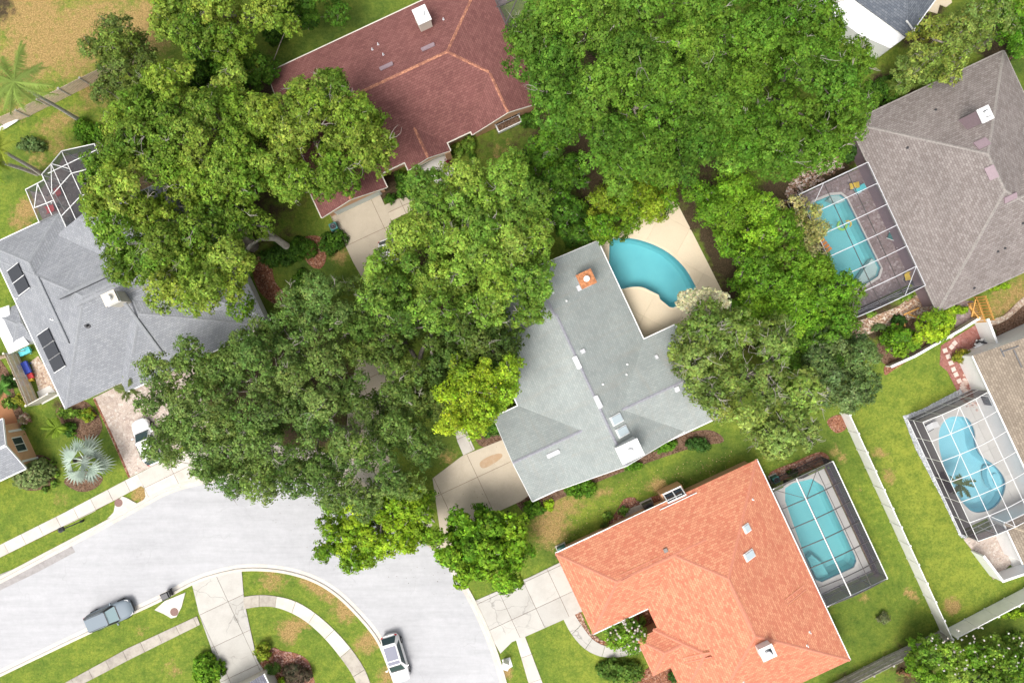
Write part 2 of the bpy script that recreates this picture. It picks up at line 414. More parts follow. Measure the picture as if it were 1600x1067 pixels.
def slabs(name, pxs, z, mat, cw, ch, ang=25, gap=.035, piece='slab', origin=None, hole=None, thick=.1, jit=.006, bedmat=None):
    """a paved area laid as separate slabs: structure > slab"""
    poly = px2w(pxs); ar = sum(poly[i][0] * poly[(i + 1) % len(poly)][1] - poly[(i + 1) % len(poly)][0] * poly[i][1] for i in range(len(poly)))
    if ar < 0: poly = poly[::-1]
    root = prism(name, poly, z - .12, z - .03, bedmat or M['mulch_brown']) if hole is None else empty(name, (0, 0, 0), None, None)
    tag(root, kind='structure')
    ca, sa = math.cos(R(ang)), math.sin(R(ang)); ox, oy = origin or poly[0]
    L = [((x - ox) * ca + (y - oy) * sa, -(x - ox) * sa + (y - oy) * ca) for x, y in poly]
    i0, i1 = math.floor(min(p[0] for p in L) / cw), math.ceil(max(p[0] for p in L) / cw)
    j0, j1 = math.floor(min(p[1] for p in L) / ch), math.ceil(max(p[1] for p in L) / ch)
    for i in range(i0, i1):
        for j in range(j0, j1):
            x0, x1, y0, y1 = i * cw + gap / 2, (i + 1) * cw - gap / 2, j * ch + gap / 2, (j + 1) * ch - gap / 2
            c = clip(L, [(x0, y0), (x1, y0), (x1, y1), (x0, y1)])
            if len(c) < 3: continue
            a = abs(sum(c[k][0] * c[(k + 1) % len(c)][1] - c[(k + 1) % len(c)][0] * c[k][1] for k in range(len(c)))) / 2
            if a < .04: continue
            w_ = [(ox + p[0] * ca - p[1] * sa, oy + p[0] * sa + p[1] * ca) for p in c]
            dz = random.uniform(-jit, jit)
            if hole:
                holeslab(piece, w_, hole, z - thick, z + dz, mat, root)
            else:
                prism(piece, w_, z - thick, z + dz, mat, root)
    return root
def holeslab(piece, cell, hole, z0, z1, mat, root):
    """slab minus the pool outline, by a boolean-free bmesh cut: fine triangulation kept outside the hole"""
    from mathutils.geometry import delaunay_2d_cdt
    n = len(cell); h = len(hole)
    if not any(inpoly(p[0], p[1], cell) for p in hole) and not any(inpoly(p[0], p[1], hole) for p in cell):
        return prism(piece, cell, z0, z1, mat, root)
    vs_ = [Vector(p) for p in cell] + [Vector(p) for p in hole]
    ed = [(i, (i + 1) % n) for i in range(n)] + [(n + i, n + (i + 1) % h) for i in range(h)]
    r = delaunay_2d_cdt(vs_, ed, [], 0, 1e-5)
    vv, ff = r[0], r[2]; keep = []
    for f in ff:
        cx = sum(vv[i][0] for i in f) / len(f); cy = sum(vv[i][1] for i in f) / len(f)
        if inpoly(cx, cy, cell) and not inpoly(cx, cy, hole): keep.append(tuple(f))
    if not keep: return None
    m = len(vv); edges = {}
    for f in keep:
        for i in range(len(f)):
            e = (f[i], f[(i + 1) % len(f)]); edges[e] = 1
    F = list(keep)
    for (a, b) in edges:
        if (b, a) not in edges: F.append((a, a + m, b + m, b))
    return mk(piece, [(v[0], v[1], z1) for v in vv] + [(v[0], v[1], z0) for v in vv], F, mat, root)

# ------------------------------------------------------------------ pools (outlines first: the ground is cut under them)
POOLS = {
 'A': cr([(952, 376), (957, 373), (972, 372), (995, 374), (1025, 384), (1050, 399), (1070, 419), (1082, 438), (1089, 452)], n=4)
      + [(1083, 460), (1070, 472), (1052, 481), (1046, 480), (1031, 468), (1029, 461)] + cr([(1016, 455), (1002, 449), (985, 449), (969, 452), (961, 446)], n=3) + [(951, 413)],
 'E': [(1258, 333), (1271, 316), (1298, 305), (1314, 304), (1323, 311), (1376, 418), (1372, 432), (1350, 446), (1325, 450), (1311, 438)],
 'D': [(1226, 762), (1238, 754), (1268, 747), (1286, 759), (1336, 868), (1338, 876), (1334, 886), (1284, 909), (1273, 905), (1258, 872), (1226, 782)],
 'F': cr([(1497, 650), (1512, 654), (1522, 672), (1525, 695), (1534, 712), (1555, 728), (1569, 747), (1570, 764), (1561, 785), (1545, 797), (1522, 800), (1505, 787), (1488, 762), (1474, 728), (1466, 695), (1468, 668), (1480, 653)], True, 4),
 'H': cr([(1582, 838), (1580, 850), (1586, 866), (1600, 880), (1640, 890), (1650, 850), (1610, 815), (1590, 822)], True, 4),
}
def make_pool(key, label, plaster, depth=1.5, z=.06, steps=None, group=None):
    w_ = px2w(POOLS[key]); n = len(w_)
    ar = sum(w_[i][0] * w_[(i + 1) % n][1] - w_[(i + 1) % n][0] * w_[i][1] for i in range(n))
    if ar < 0: w_ = w_[::-1]
    cx = sum(p[0] for p in w_) / n; cy = sum(p[1] for p in w_) / n
    r = empty('swimming_pool', (cx, cy, 0), label, 'swimming pool', group)
    def ring(k, zz): return [(cx + (p[0] - cx) * k, cy + (p[1] - cy) * k, zz) for p in w_]
    V = ring(1.001, z - .01) + ring(1, -.28); F = [(i, (i + 1) % n, n + (i + 1) % n, n + i) for i in range(n)]
    mk('waterline_tile', V, F, M['tile'], r)
    V = ring(1, -.28) + ring(.985, -depth * .7) + ring(.90, -depth) + [(cx, cy, -depth)]
    F = []
    for k in range(2): F += [(k * n + i, k * n + (i + 1) % n, (k + 1) * n + (i + 1) % n, (k + 1) * n + i) for i in range(n)]
    F += [(2 * n + i, 2 * n + (i + 1) % n, 3 * n) for i in range(n)]
    mk('basin', V, F, plaster, r)
    prism('water', [(cx + (p[0] - cx) * .999, cy + (p[1] - cy) * .999) for p in w_], -.16, -.15, M['water'], r)
    # coping stones round the rim
    V = []; 
    for p in w_:
        d = Vector((p[0] - cx, p[1] - cy)).normalized()
        for (o_, zz) in ((-.02, z + .03), (.22, z + .03), (.22, z - .02), (-.02, z - .04)): V.append((p[0] + d.x * o_, p[1] + d.y * o_, zz))
    F = []
    for i in range(n):
        a, b = i * 4, ((i + 1) % n) * 4
        for k in range(4): F.append((a + k, a + (k + 1) % 4, b + (k + 1) % 4, b + k))
    mk('coping', V, F, M['deck_cream'] if key == 'A' else M['deck_white'], r)
    for s_ in (steps or []):
        prism('pool_step', px2w(s_[0], s_[1]), -1.2, s_[1], s_[2] if len(s_) > 2 else plaster, r)
    return r

# ------------------------------------------------------------------ ground
def make_ground():
    st = .5; x0, x1, y0, y1 = -58, 58, -40, 40
    nx, ny = int((x1 - x0) / st) + 1, int((y1 - y0) / st) + 1
    X, Y = np.meshgrid(np.linspace(x0, x1, nx), np.linspace(y0, y1, ny)); X = X.ravel(); Y = Y.ravel()
    Z = -.005 + 0 * X
    idx = np.arange(nx * ny).reshape(ny, nx)
    a, b, c, d = idx[:-1, :-1].ravel(), idx[:-1, 1:].ravel(), idx[1:, 1:].ravel(), idx[1:, :-1].ravel()
    F = np.stack([a, b, c, d], 1); keep = np.ones(len(F), bool)
    cxs = (X[a] + X[c]) / 2; cys = (Y[a] + Y[c]) / 2
    for k, p in POOLS.items():
        w_ = px2w(p); xs = [q[0] for q in w_]; ys = [q[1] for q in w_]
        for i in np.where((cxs > min(xs) - .6) & (cxs < max(xs) + .6) & (cys > min(ys) - .6) & (cys < max(ys) + .6))[0]:
            if any(inpoly(cxs[i] + dx, cys[i] + dy, w_) for dx in (-.28, 0, .28) for dy in (-.28, 0, .28)): keep[i] = False
    F = F[keep]
    V = list(zip(X, Y, Z)); n0 = len(V)
    B = 900.0
    V += [(-B, -B, -.005), (B, -B, -.005), (B, B, -.005), (-B, B, -.005)]
    cs = [int(idx[0, 0]), int(idx[0, -1]), int(idx[-1, -1]), int(idx[-1, 0])]
    FF = [tuple(map(int, f)) for f in F]
    for i in range(4): FF.append((n0 + i, n0 + (i + 1) % 4, cs[(i + 1) % 4], cs[i]))
    o = mk('ground', V, FF, M['grass']); tag(o, kind='structure')
    W_ = np.zeros((len(V), 4), np.float32); W_[:, 3] = .25
    PX = X * K + 800; PY = 533.5 - Y * K
    def blob(ch, x, y, r, amt, ry=None, ang=0.0):
        ry = ry or r; ca, sa = math.cos(R(ang)), math.sin(R(ang))
        dx, dy = PX - x, PY - y; u_ = (dx * ca + dy * sa) / r; v_ = (-dx * sa + dy * ca) / ry
        g = amt * np.clip(1.35 - np.sqrt(u_ ** 2 + v_ ** 2), 0, 1)
        W_[:n0, ch] = np.maximum(W_[:n0, ch], g)
    for q in [(100, 60, 170, .80, 60, -30), (30, 100, 70, .72), (50, 25, 80, .8), (20, 160, 40, .6), (230, 40, 60, .85), (70, 70, 85, .8, 45, -30), (140, 40, 60, .7), (120, 100, 60, .7, 30, -30), (90, 190, 60, .65, 22, -25), (150, 140, 40, .7), (90, 225, 30, .6), (45, 325, 32, .85, 22, -30),
              (30, 345, 22, .7), (870, 795, 60, .72, 30, -20), (860, 825, 40, .8), (1030, 757, 16, .85), (1012, 760, 10, .7), (940, 770, 30, .55, 14, -20),
              (500, 920, 60, .8, 16, 30), (540, 950, 30, .8), (425, 905, 30, .65), (462, 975, 42, .78, 16, -10), (452, 990, 20, .9), (580, 1000, 22, .8, 40, 60), (605, 1055, 22, .75),
              (1425, 928, 20, .9, 9, 40), (1350, 932, 12, .7), (1488, 946, 18, .9), (1375, 708, 22, .75, 10, 20), (1390, 750, 14, .65), (1388, 740, 16, .6), (1590, 470, 50, .72), (1560, 480, 30, .7),
              (790, 250, 40, .55), (1318, 715, 14, .6), (1305, 705, 14, .6), (1340, 765, 8, .5), (95, 780, 14, .6), (115, 880, 14, .4), (120, 800, 10, .5), (222, 985, 15, .5), (270, 1045, 20, .55), (220, 770, 20, .9),
              (700, 715, 20, .6), (330, 60, 60, .6), (530, 400, 20, .7), (820, 1005, 10, .6), (790, 1050, 16, .8), (1380, 966, 10, .5), (60, 250, 30, .5), (170, 200, 30, .6)]: blob(0, *q)
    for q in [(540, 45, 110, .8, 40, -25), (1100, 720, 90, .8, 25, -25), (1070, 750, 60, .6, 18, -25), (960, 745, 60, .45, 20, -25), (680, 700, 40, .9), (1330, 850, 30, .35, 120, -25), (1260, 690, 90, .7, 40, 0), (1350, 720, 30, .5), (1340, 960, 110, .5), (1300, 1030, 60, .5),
              (490, 420, 60, .9), (870, 860, 30, .55), (1590, 100, 40, .9), (1310, 980, 40, .6), (1420, 1010, 90, .45, 20, -25), (120, 700, 60, .45), (170, 700, 30, .7), (40, 260, 40, .5), (1500, 20, 20, .6), (800, 240, 40, .5), (1590, 1000, 60, .6)]: blob(1, *q)  # dark green lawn; includes a painted shadow strip above the orange roof
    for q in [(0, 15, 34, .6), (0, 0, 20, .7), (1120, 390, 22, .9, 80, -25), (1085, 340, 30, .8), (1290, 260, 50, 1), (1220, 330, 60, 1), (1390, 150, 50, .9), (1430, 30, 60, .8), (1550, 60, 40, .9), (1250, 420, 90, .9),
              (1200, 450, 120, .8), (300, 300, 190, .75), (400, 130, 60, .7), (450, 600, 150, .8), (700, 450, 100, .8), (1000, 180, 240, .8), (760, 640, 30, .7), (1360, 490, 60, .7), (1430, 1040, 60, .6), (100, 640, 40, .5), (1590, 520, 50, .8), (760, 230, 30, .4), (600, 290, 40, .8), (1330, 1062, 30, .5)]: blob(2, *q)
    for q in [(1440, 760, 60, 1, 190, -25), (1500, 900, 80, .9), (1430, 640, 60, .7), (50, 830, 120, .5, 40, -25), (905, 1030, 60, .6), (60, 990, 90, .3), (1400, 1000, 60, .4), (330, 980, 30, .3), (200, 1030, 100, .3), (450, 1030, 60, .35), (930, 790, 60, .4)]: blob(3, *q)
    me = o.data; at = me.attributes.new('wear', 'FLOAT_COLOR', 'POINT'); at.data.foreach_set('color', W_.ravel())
make_ground()

# ------------------------------------------------------------------ road, kerbs, sidewalks, driveways
OUT = cr([(-60, 935), (0, 905), (70, 868), (150, 826), (220, 788), (262, 766), (310, 752), (360, 744), (420, 741), (480, 745), (540, 758), (600, 783), (650, 820), (690, 865), (725, 915), (750, 962), (772, 1015), (790, 1075), (800, 1120)], n=6)
INN = cr([(-60, 1082), (0, 1052), (140, 985), (240, 940), (300, 909), (340, 895), (385, 887), (440, 890), (487, 903), (525, 925), (560, 958), (590, 995), (608, 1035), (622, 1075), (632, 1120)], n=6)
road = sheet('road', OUT + INN[::-1], .012, M['road'], thick=.1)
def strip(name, line, w0, w1, z0, z1, mat, parent=None):
    L = [P(x, y) for x, y in line]; V = []
    for i, p in enumerate(L):
        d = (L[min(i + 1, len(L) - 1)] - L[max(i - 1, 0)]).normalized(); nrm = Vector((-d.y, d.x, 0))
        for (o_, zz) in ((w0, z0), (w0, z1 - .03), (w0 + (.04 if w1 > w0 else -.04), z1), (w1, z1), (w1, z0)): V.append(tuple(p + nrm * o_ + Vector((0, 0, zz))))
    F = []
    for i in range(len(L) - 1):
        for k in range(4): F.append((i * 5 + k, i * 5 + k + 1, (i + 1) * 5 + k + 1, (i + 1) * 5 + k))
    F += [(0, 1, 2, 3, 4), tuple((len(L) - 1) * 5 + k for k in (4, 3, 2, 1, 0))]
    return mk(name, V, F, mat, parent)
def kerb(line, side):
    root = strip('kerb', line, 0, .28 * side, -.05, .11, M['kerb']); tag(root, kind='structure')
    g = strip('gutter', line, -.02 * side, -.38 * side, -.05, .02, M['walk']); tag(g, kind='structure')
kerb(OUT, 1); kerb(INN, -1)
tag(sheet('road_patch', [(-20, 905), (60, 873), (112, 852), (118, 862), (60, 893), (0, 922), (-20, 930)], .018, M['old_patch'], thick=.004), kind='structure')
slabs('sidewalk', [(-40, 870), (0, 851), (102, 800), (202, 747), (262, 716), (268, 731), (226, 756), (145, 800), (0, 871), (-40, 891)], .07, M['walk'], 1.9, 30, 26.5)
slabs('sidewalk', [(262, 716), (310, 700), (400, 692), (480, 700), (560, 722), (640, 772), (680, 815), (668, 828), (630, 790), (550, 742), (480, 722), (400, 712), (320, 718), (268, 731)], .075, M['walk_old'], 1.9, 40, 5)
slabs('sidewalk', [(660, 845), (672, 838), (690, 828), (705, 812), (724, 842), (700, 856), (692, 872)], .074, M['drive_tan'], 1.6, 1.6, -55)
slabs('sidewalk', [(72, 1085), (100, 1067), (200, 1012), (308, 962), (313, 975), (200, 1031), (110, 1078), (95, 1095)], .07, M['walk_old'], 1.9, 30, 25)
arc = cr([(380, 932), (405, 929), (432, 931), (462, 939), (492, 957), (522, 983), (548, 1012), (570, 1045), (585, 1085)], n=5)
arc2 = cr([(381, 951), (405, 947), (430, 948), (456, 957), (482, 973), (508, 997), (532, 1026), (552, 1056), (566, 1090)], n=5)
def arcslabs(name, l1, l2, every, mats):
    root = empty(name, (0, 0, 0), None, None); tag(root, kind='structure')
    for i, k in enumerate(range(0, len(l1) - 1, every)):
        a = [np.array(q) for q in l1[k:k + every + 1]]; b = [np.array(q) for q in l2[k:k + every + 1]]
        e = .6 / max(1, np.linalg.norm(a[1] - a[0]))
        a[0] = a[0] + (a[1] - a[0]) * e; b[0] = b[0] + (b[1] - b[0]) * e
        prism('slab', px2w([tuple(q) for q in a + b[::-1]]), -.04, .07 + random.uniform(-.006, .006), mats(i), root)
arcslabs('sidewalk', arc, arc2, 5, lambda i: M['walk'] if 2 <= i < 6 else M['walk_old'])
slabs('sidewalk', [(806, 998), (820, 993), (848, 1067), (856, 1100), (838, 1100), (826, 1067)], .07, M['walk'], 30, 2.6, 20)
def loft2(name, left, right, n, mat, z=.07):
    arcslabs(name, cr(left, n=n), cr(right, n=n), n, lambda i: mat)
# driveways
slabs('driveway', [(205, 748), (258, 718), (300, 700), (330, 735), (322, 752), (262, 765), (222, 786), (228, 775), (226, 762)], .08, M['walk'], 3.2, 3, 26)
tag(sheet('driveway', [(146, 622), (206, 592), (300, 560), (330, 660), (262, 716), (202, 746)], .06, M['paver_pink'], thick=.1), kind='structure')
tag(strip('driveway_edging', [(146, 623), (175, 685), (201, 746)], -.02, .22, 0, .075, M['mulch_red']), kind='structure')
slabs('driveway', [(300, 910), (340, 896), (378, 892), (382, 940), (392, 985), (402, 1030), (412, 1045), (372, 1066), (345, 1066), (330, 1010), (312, 960)], .075, M['drive_grey'], 3.1, 3.4, 25)
sheet('driveway_apron', [(372, 1066), (412, 1045), (420, 1100), (360, 1100)], .08, M['drive_tan'], thick=.1)
slabs('driveway', [(513, 330), (590, 296), (600, 318), (610, 340), (620, 420), (640, 480), (625, 560), (600, 650), (610, 720), (615, 785), (570, 765), (535, 756), (540, 700), (545, 620), (568, 520), (575, 450), (552, 410), (540, 385)], .065, M['drive_tan'], 4.2, 4.2, 25)
slabs('garden_walk', [(599, 322), (612, 345), (647, 328), (644, 320), (664, 310), (668, 318), (683, 309), (668, 290), (650, 298)], .07, M['drive_tan'], 1.6, 3, 25, origin=tuple(P(606, 333))[:2])
slabs('driveway', [(676, 747), (722, 712), (797, 682), (850, 660), (870, 740), (815, 782), (742, 815), (722, 842), (706, 870), (690, 845)], .065, M['drive_tan'], 3.9, 4.4, 25, origin=tuple(P(746, 745))[:2])
tag(sheet('rust_stain', cr([(750, 722), (765, 712), (782, 708), (784, 714), (768, 726), (754, 731)], True, 4), .0745, concrete('rust_stain_concrete', (.42, .29, .18), (.5, .4, .3), 0, 3, .8), thick=.003), kind='structure')
slabs('driveway', [(742, 938), (830, 900), (875, 878), (920, 900), (930, 950), (908, 955), (820, 994), (800, 1002), (782, 1020), (762, 985)], .07, M['drive_grey'], 2.6, 2.8, 25)
slabs('garden_walk', [(716, 668), (728, 671), (742, 702), (724, 711), (715, 690), (704, 650), (712, 645)], .072, M['walk'], 2.6, 2.4, 25)
loft2('garden_walk', [(897, 958), (908, 975), (925, 997), (945, 1008), (968, 1008), (990, 1000), (1005, 988)], [(880, 966), (893, 990), (914, 1013), (940, 1025), (970, 1025), (1000, 1017), (1015, 1003)], 3, M['drive_grey'])
# storm drain aprons with manholes
for q, m_ in (([(178, 800), (182, 782), (192, 775), (200, 778), (216, 787), (196, 800), (168, 810)], (186, 785)), ([(242, 952), (258, 938), (290, 925), (284, 948), (276, 963), (268, 965), (256, 958)], (273, 955))):
    tag(sheet('drain_apron', q, .085, M['walk'], thick=.12), kind='structure')
    c = P(*m_); n = 20
    V = []; 
    for rr, zz in ((.40, .088), (.40, .098), (.30, .098), (.30, .092), (0, .092)):
        V += [(c.x + rr * math.cos(2 * math.pi * i / n), c.y + rr * math.sin(2 * math.pi * i / n), zz) for i in range(n)]
    F = [(k * n + i, k * n + (i + 1) % n, (k + 1) * n + (i + 1) % n, (k + 1) * n + i) for k in range(4) for i in range(n)]
    o = recentre(mk('manhole_cover', V, F, M['manhole']))
    tag(o, 'round rusty manhole cover in the drain apron beside the ' + ('left grass verge above the road' if m_[0] < 200 else 'grey parked car and black bin'), 'manhole cover', 'manhole covers in drain aprons')
tag(sheet('drain_pad', [(784, 1030), (797, 1026), (801, 1040), (790, 1046)], .09, M['white'], thick=.1), kind='structure')

# beds
def bed(name, pts, mat, z=.03, smooth=True):
    return tag(sheet(name, pts, z, M[mat], thick=.06, smooth=smooth), kind='structure')
bed('mulch_bed', [(935, 845), (945, 825), (962, 800), (975, 780), (990, 777), (1000, 785), (1020, 775), (1052, 772), (1060, 790), (1000, 820), (945, 850)], 'mulch_red')
bed('mulch_bed', [(868, 862), (900, 845), (940, 832), (935, 850), (880, 875)], 'mulch_brown')
bed('mulch_bed', [(897, 958), (906, 952), (920, 985), (940, 1000), (985, 1000), (975, 985), (1000, 950), (1022, 945), (1030, 980), (1008, 1010), (1015, 1040), (985, 1062), (1060, 1090), (1065, 1040), (1045, 1000), (960, 1008), (925, 1000), (908, 975)], 'mulch_red', .028)
bed('mulch_bed', [(425, 1012), (440, 1016), (462, 1020), (480, 1030), (488, 1050), (486, 1085), (400, 1085), (405, 1040)], 'mulch_red')
bed('mulch_bed', [(800, 770), (830, 750), (980, 715), (1060, 680), (1110, 672), (1130, 690), (1080, 700), (960, 742), (850, 790), (822, 802)], 'mulch_brown')
bed('mulch_bed', [(470, 375), (500, 370), (510, 400), (500, 420), (480, 410)], 'mulch_red')
bed('mulch_bed', [(395, 410), (420, 400), (430, 440), (450, 465), (440, 480), (405, 455)], 'mulch_red')
bed('mulch_bed', [(1203, 738), (1240, 722), (1280, 706), (1296, 716), (1280, 728), (1215, 752)], 'mulch_red')
bed('mulch_bed', [(1292, 658), (1312, 648), (1322, 668), (1306, 676)], 'mulch_red')
bed('mulch_bed', [(1382, 572), (1395, 565), (1420, 556), (1420, 562), (1396, 578), (1383, 586)], 'mulch_red')
bed('gravel_bed', [(1316, 505), (1345, 500), (1400, 480), (1425, 462), (1450, 470), (1470, 500), (1440, 495), (1400, 505), (1340, 528), (1320, 525)], 'gravel_tan')
bed('soil_bed', [(1370, 540), (1400, 505), (1450, 490), (1475, 500), (1495, 515), (1440, 545), (1386, 570)], 'mulch_brown', .025)
bed('soil_bed', [(1495, 470), (1520, 470), (1530, 492), (1492, 512)], 'paver_brown', .03, False)
bed('soil_bed', [(1545, 515), (1560, 500), (1600, 465), (1640, 450), (1640, 500), (1570, 530)], 'mulch_brown', .025)
bed('garden_path', [(1548, 500), (1570, 492), (1592, 470), (1620, 450), (1620, 458), (1596, 480), (1572, 500), (1550, 508)], 'gravel_tan', .035)
bed('gravel_bed', [(1411, 650), (1440, 640), (1500, 608), (1512, 622), (1440, 655), (1424, 664), (1450, 720), (1490, 800), (1512, 842), (1500, 838), (1470, 775), (1430, 700)], 'gravel_grey', .03, False)
bed('brick_patio', [(1468, 570), (1470, 540), (1528, 505), (1560, 545), (1545, 560), (1518, 572), (1532, 620), (1545, 640), (1510, 650), (1495, 610), (1480, 580)], 'brick_red', .035, False)
bed('mulch_bed', [(-20, 560), (10, 575), (25, 620), (38, 650), (36, 670), (20, 705), (0, 720), (-20, 720)], 'mulch_brown')
tag(sheet('terracotta_patio', [(-30, 615), (8, 612), (20, 640), (30, 662), (28, 672), (-30, 676)], .045, M['patio_terra'], thick=.08), kind='structure')
bed('mulch_bed', [(20, 745), (22, 725), (45, 712), (70, 712), (88, 728), (88, 748), (70, 763), (40, 765)], 'mulch_brown')
bed('mulch_bed', [(88, 640), (125, 625), (148, 640), (160, 668), (140, 690), (105, 670)], 'mulch_brown')
bed('mulch_bed', [(100, 752), (130, 735), (160, 745), (150, 762), (125, 768)], 'mulch_brown')
bed('side_yard_soil', [(48, 565), (60, 556), (95, 612), (66, 630)], 'gravel_tan', .03, False)
tag(sheet('side_yard_patio', [(58, 612), (78, 602), (92, 618), (66, 632)], .05, M['deck_white'], thick=.08), kind='structure')
bed('mulch_bed', [(1556, 150), (1590, 60), (1620, 40), (1620, 90), (1575, 95)], 'mulch_brown')
bed('soil_bed', [(735, 660), (760, 640), (780, 655), (800, 690), (760, 698), (745, 690)], 'mulch_brown', .028)
tag(sheet('front_step', [(1448, -10), (1483, -10), (1487, 5), (1478, 12), (1468, 8), (1464, 22), (1450, 18)], .06, M['deck_cream'], thick=.1), kind='structure')
tag(sheet('entry_paving', [(655, 262), (700, 238), (712, 262), (700, 290), (675, 285)], .05, M['deck_white'], thick=.1), kind='structure')
tag(sheet('ac_pad', [(975, 812), (980, 795), (1004, 786), (1008, 806), (990, 815), (978, 822)], .09, M['walk_old'], thick=.1), kind='structure')
tag(sheet('side_paving', [(1505, 842), (1560, 822), (1580, 880), (1552, 905), (1535, 880)], .05, M['paver_pink'], thick=.1), kind='structure')

def scatter(name, poly, n, smin, smax, mats_cols, label, flat=.5):
    """many small chips or stones as one stuff object"""
    w_ = px2w(poly); xs = [p[0] for p in w_]; ys = [p[1] for p in w_]; V = []; F = []; cols = []
    k = 0; tries = 0
    while k < n and tries < n * 6:
        tries += 1
        x = random.uniform(min(xs), max(xs)); y = random.uniform(min(ys), max(ys))
        if not inpoly(x, y, w_): continue
        s = random.uniform(smin, smax); a = random.uniform(0, 6.28); e = random.uniform(.5, 1); b0 = len(V)
        for i in range(5):
            t = a + i * 1.2566; r_ = s * random.uniform(.8, 1.1); V.append((x + r_ * math.cos(t), y + e * r_ * math.sin(t), .03))
        V.append((x, y, .04 + s * flat))
        for i in range(5): F.append((b0 + i, b0 + (i + 1) % 5, b0 + 5))
        c = random.choice(mats_cols); j = random.uniform(.8, 1.2); cols += [(c[0] * j, c[1] * j, c[2] * j, 1)] * 6
        k += 1
    o = mk(name, V, F, M['chip']); at = o.data.attributes.new('tint', 'FLOAT_COLOR', 'POINT'); at.data.foreach_set('color', np.array(cols, np.float32).ravel())
    tag(o, label, None, None, 'stuff'); return o
nn = N('stone_chip'); at_ = nn.n('ShaderNodeAttribute', attribute_name='tint'); M['chip'] = nn.col(at_.outputs['Color'], .9)
scatter('gravel', [(1411, 650), (1440, 640), (1500, 608), (1508, 618), (1440, 652), (1421, 660)], 1500, .05, .10, [(.5, .52, .53), (.3, .31, .33), (.62, .63, .64), (.42, .43, .44)], 'grey river stones along the top of the right pool cage')
scatter('gravel', [(1411, 650), (1421, 660), (1450, 720), (1490, 800), (1510, 842), (1500, 838), (1470, 775), (1430, 700)], 2500, .05, .10, [(.5, .52, .53), (.3, .31, .33), (.62, .63, .64), (.42, .43, .44)], 'grey river stones down the left side of the right pool cage')
scatter('gravel', [(1320, 508), (1345, 503), (1400, 483), (1425, 465), (1448, 472), (1462, 495), (1440, 493), (1400, 503), (1340, 525), (1322, 522)], 1400, .08, .2, [(.55, .42, .3), (.4, .25, .16), (.65, .57, .48), (.3, .18, .12)], 'tan stones below the brown house pool cage')
scatter('leaf_litter', [(935, 845), (945, 825), (962, 800), (975, 780), (990, 777), (1000, 785), (985, 810), (945, 848)], 600, .05, .13, [(.28, .12, .08), (.4, .25, .18), (.15, .07, .05)], 'red bark chips beside the orange roof')
scatter('leaf_litter', [(425, 1012), (440, 1016), (462, 1020), (480, 1030), (488, 1050), (484, 1075), (430, 1050)], 700, .05, .13, [(.38, .18, .14), (.5, .32, .26), (.2, .09, .07)], 'pink bark chips in the bed under the bottom shrubs')
scatter('leaf_litter', [(900, 958), (906, 954), (920, 985), (940, 1000), (970, 1003), (930, 1000), (908, 975)], 300, .05, .12, [(.38, .22, .16), (.5, .38, .3), (.2, .12, .08)], 'bark chips beside the curved walk')
scatter('leaf_litter', [(1205, 738), (1240, 724), (1280, 709), (1292, 716), (1270, 728), (1215, 750)], 400, .05, .12, [(.3, .16, .12), (.4, .28, .22), (.16, .09, .07)], 'bark chips along the top of the pool cage by the orange roof')
scatter('rubble', [(1500, 600), (1512, 572), (1522, 612), (1530, 640), (1512, 645)], 60, .12, .3, [(.6, .46, .4), (.5, .36, .3)], 'broken pinkish stones along the white wall')
scatter('leaf_litter', [(1270, 250), (1310, 225), (1318, 262), (1255, 300), (1225, 320), (1230, 290)], 500, .08, .2, [(.38, .28, .22), (.25, .15, .1), (.5, .42, .38)], 'fallen leaves and bark above the brown house pool cage')
scatter('leaf_litter', [(800, 870), (850, 780), (1000, 740), (1150, 700), (1140, 735), (950, 800), (860, 860)], 350, .03, .07, [(.45, .33, .15), (.3, .2, .08)], 'small dry leaves on the lawn between the grey and orange roofs')

scatter('leaf_litter', [(680, 745), (722, 714), (790, 688), (812, 770), (742, 812), (706, 850)], 90, .04, .09, [(.08, .05, .03), (.15, .09, .05), (.2, .16, .1)], 'fallen leaves on the tan driveway of the grey roofed house')
scatter('leaf_litter', [(400, 745), (480, 750), (560, 768), (640, 812), (690, 870), (740, 950), (700, 940), (600, 900), (480, 860), (410, 800)], 110, .02, .045, [(.12, .09, .05), (.2, .16, .09), (.1, .12, .04)], 'fallen leaves on the road beneath the oak and the lime tree')
scatter('leaf_litter', [(150, 625), (205, 600), (260, 715), (203, 744)], 120, .03, .07, [(.15, .1, .05), (.1, .12, .04)], 'fallen leaves on the paver driveway')
# pools and decks
dA = px2w(POOLS['A'])
slabs('pool_deck', [(900, 392), (935, 372), (1048, 312), (1058, 318), (1085, 370), (1128, 455), (1150, 500), (1045, 512), (1003, 532), (960, 470)], .06, M['deck_cream'], 3.2, 3.2, 62, gap=.012, hole=dA, jit=.002)
make_pool('A', 'fan shaped open teal pool on a cream deck beside the grey roof', M['poolA'], 1.7)
def rect_ab(a0, a1, b0, b1): return [tuple(AB(a, b))[:2] for a, b in ((a0, b0), (a1, b0), (a1, b1), (a0, b1))]
def rect_px(a0, a1, b0, b1):
    return [(CA * a + SA * b, -SA * a + CA * b) for a, b in ((a0, b0), (a1, b0), (a1, b1), (a0, b1))]
def deck(name, pxs, mat, key, cw=2.4):
    slabs(name, pxs, .06, mat, cw, cw, 25, gap=.02, hole=px2w(POOLS[key]), jit=.002)
deck('pool_deck', rect_px(985, 1135, 806, 1003), M['paver_brown'], 'E', 3.0)
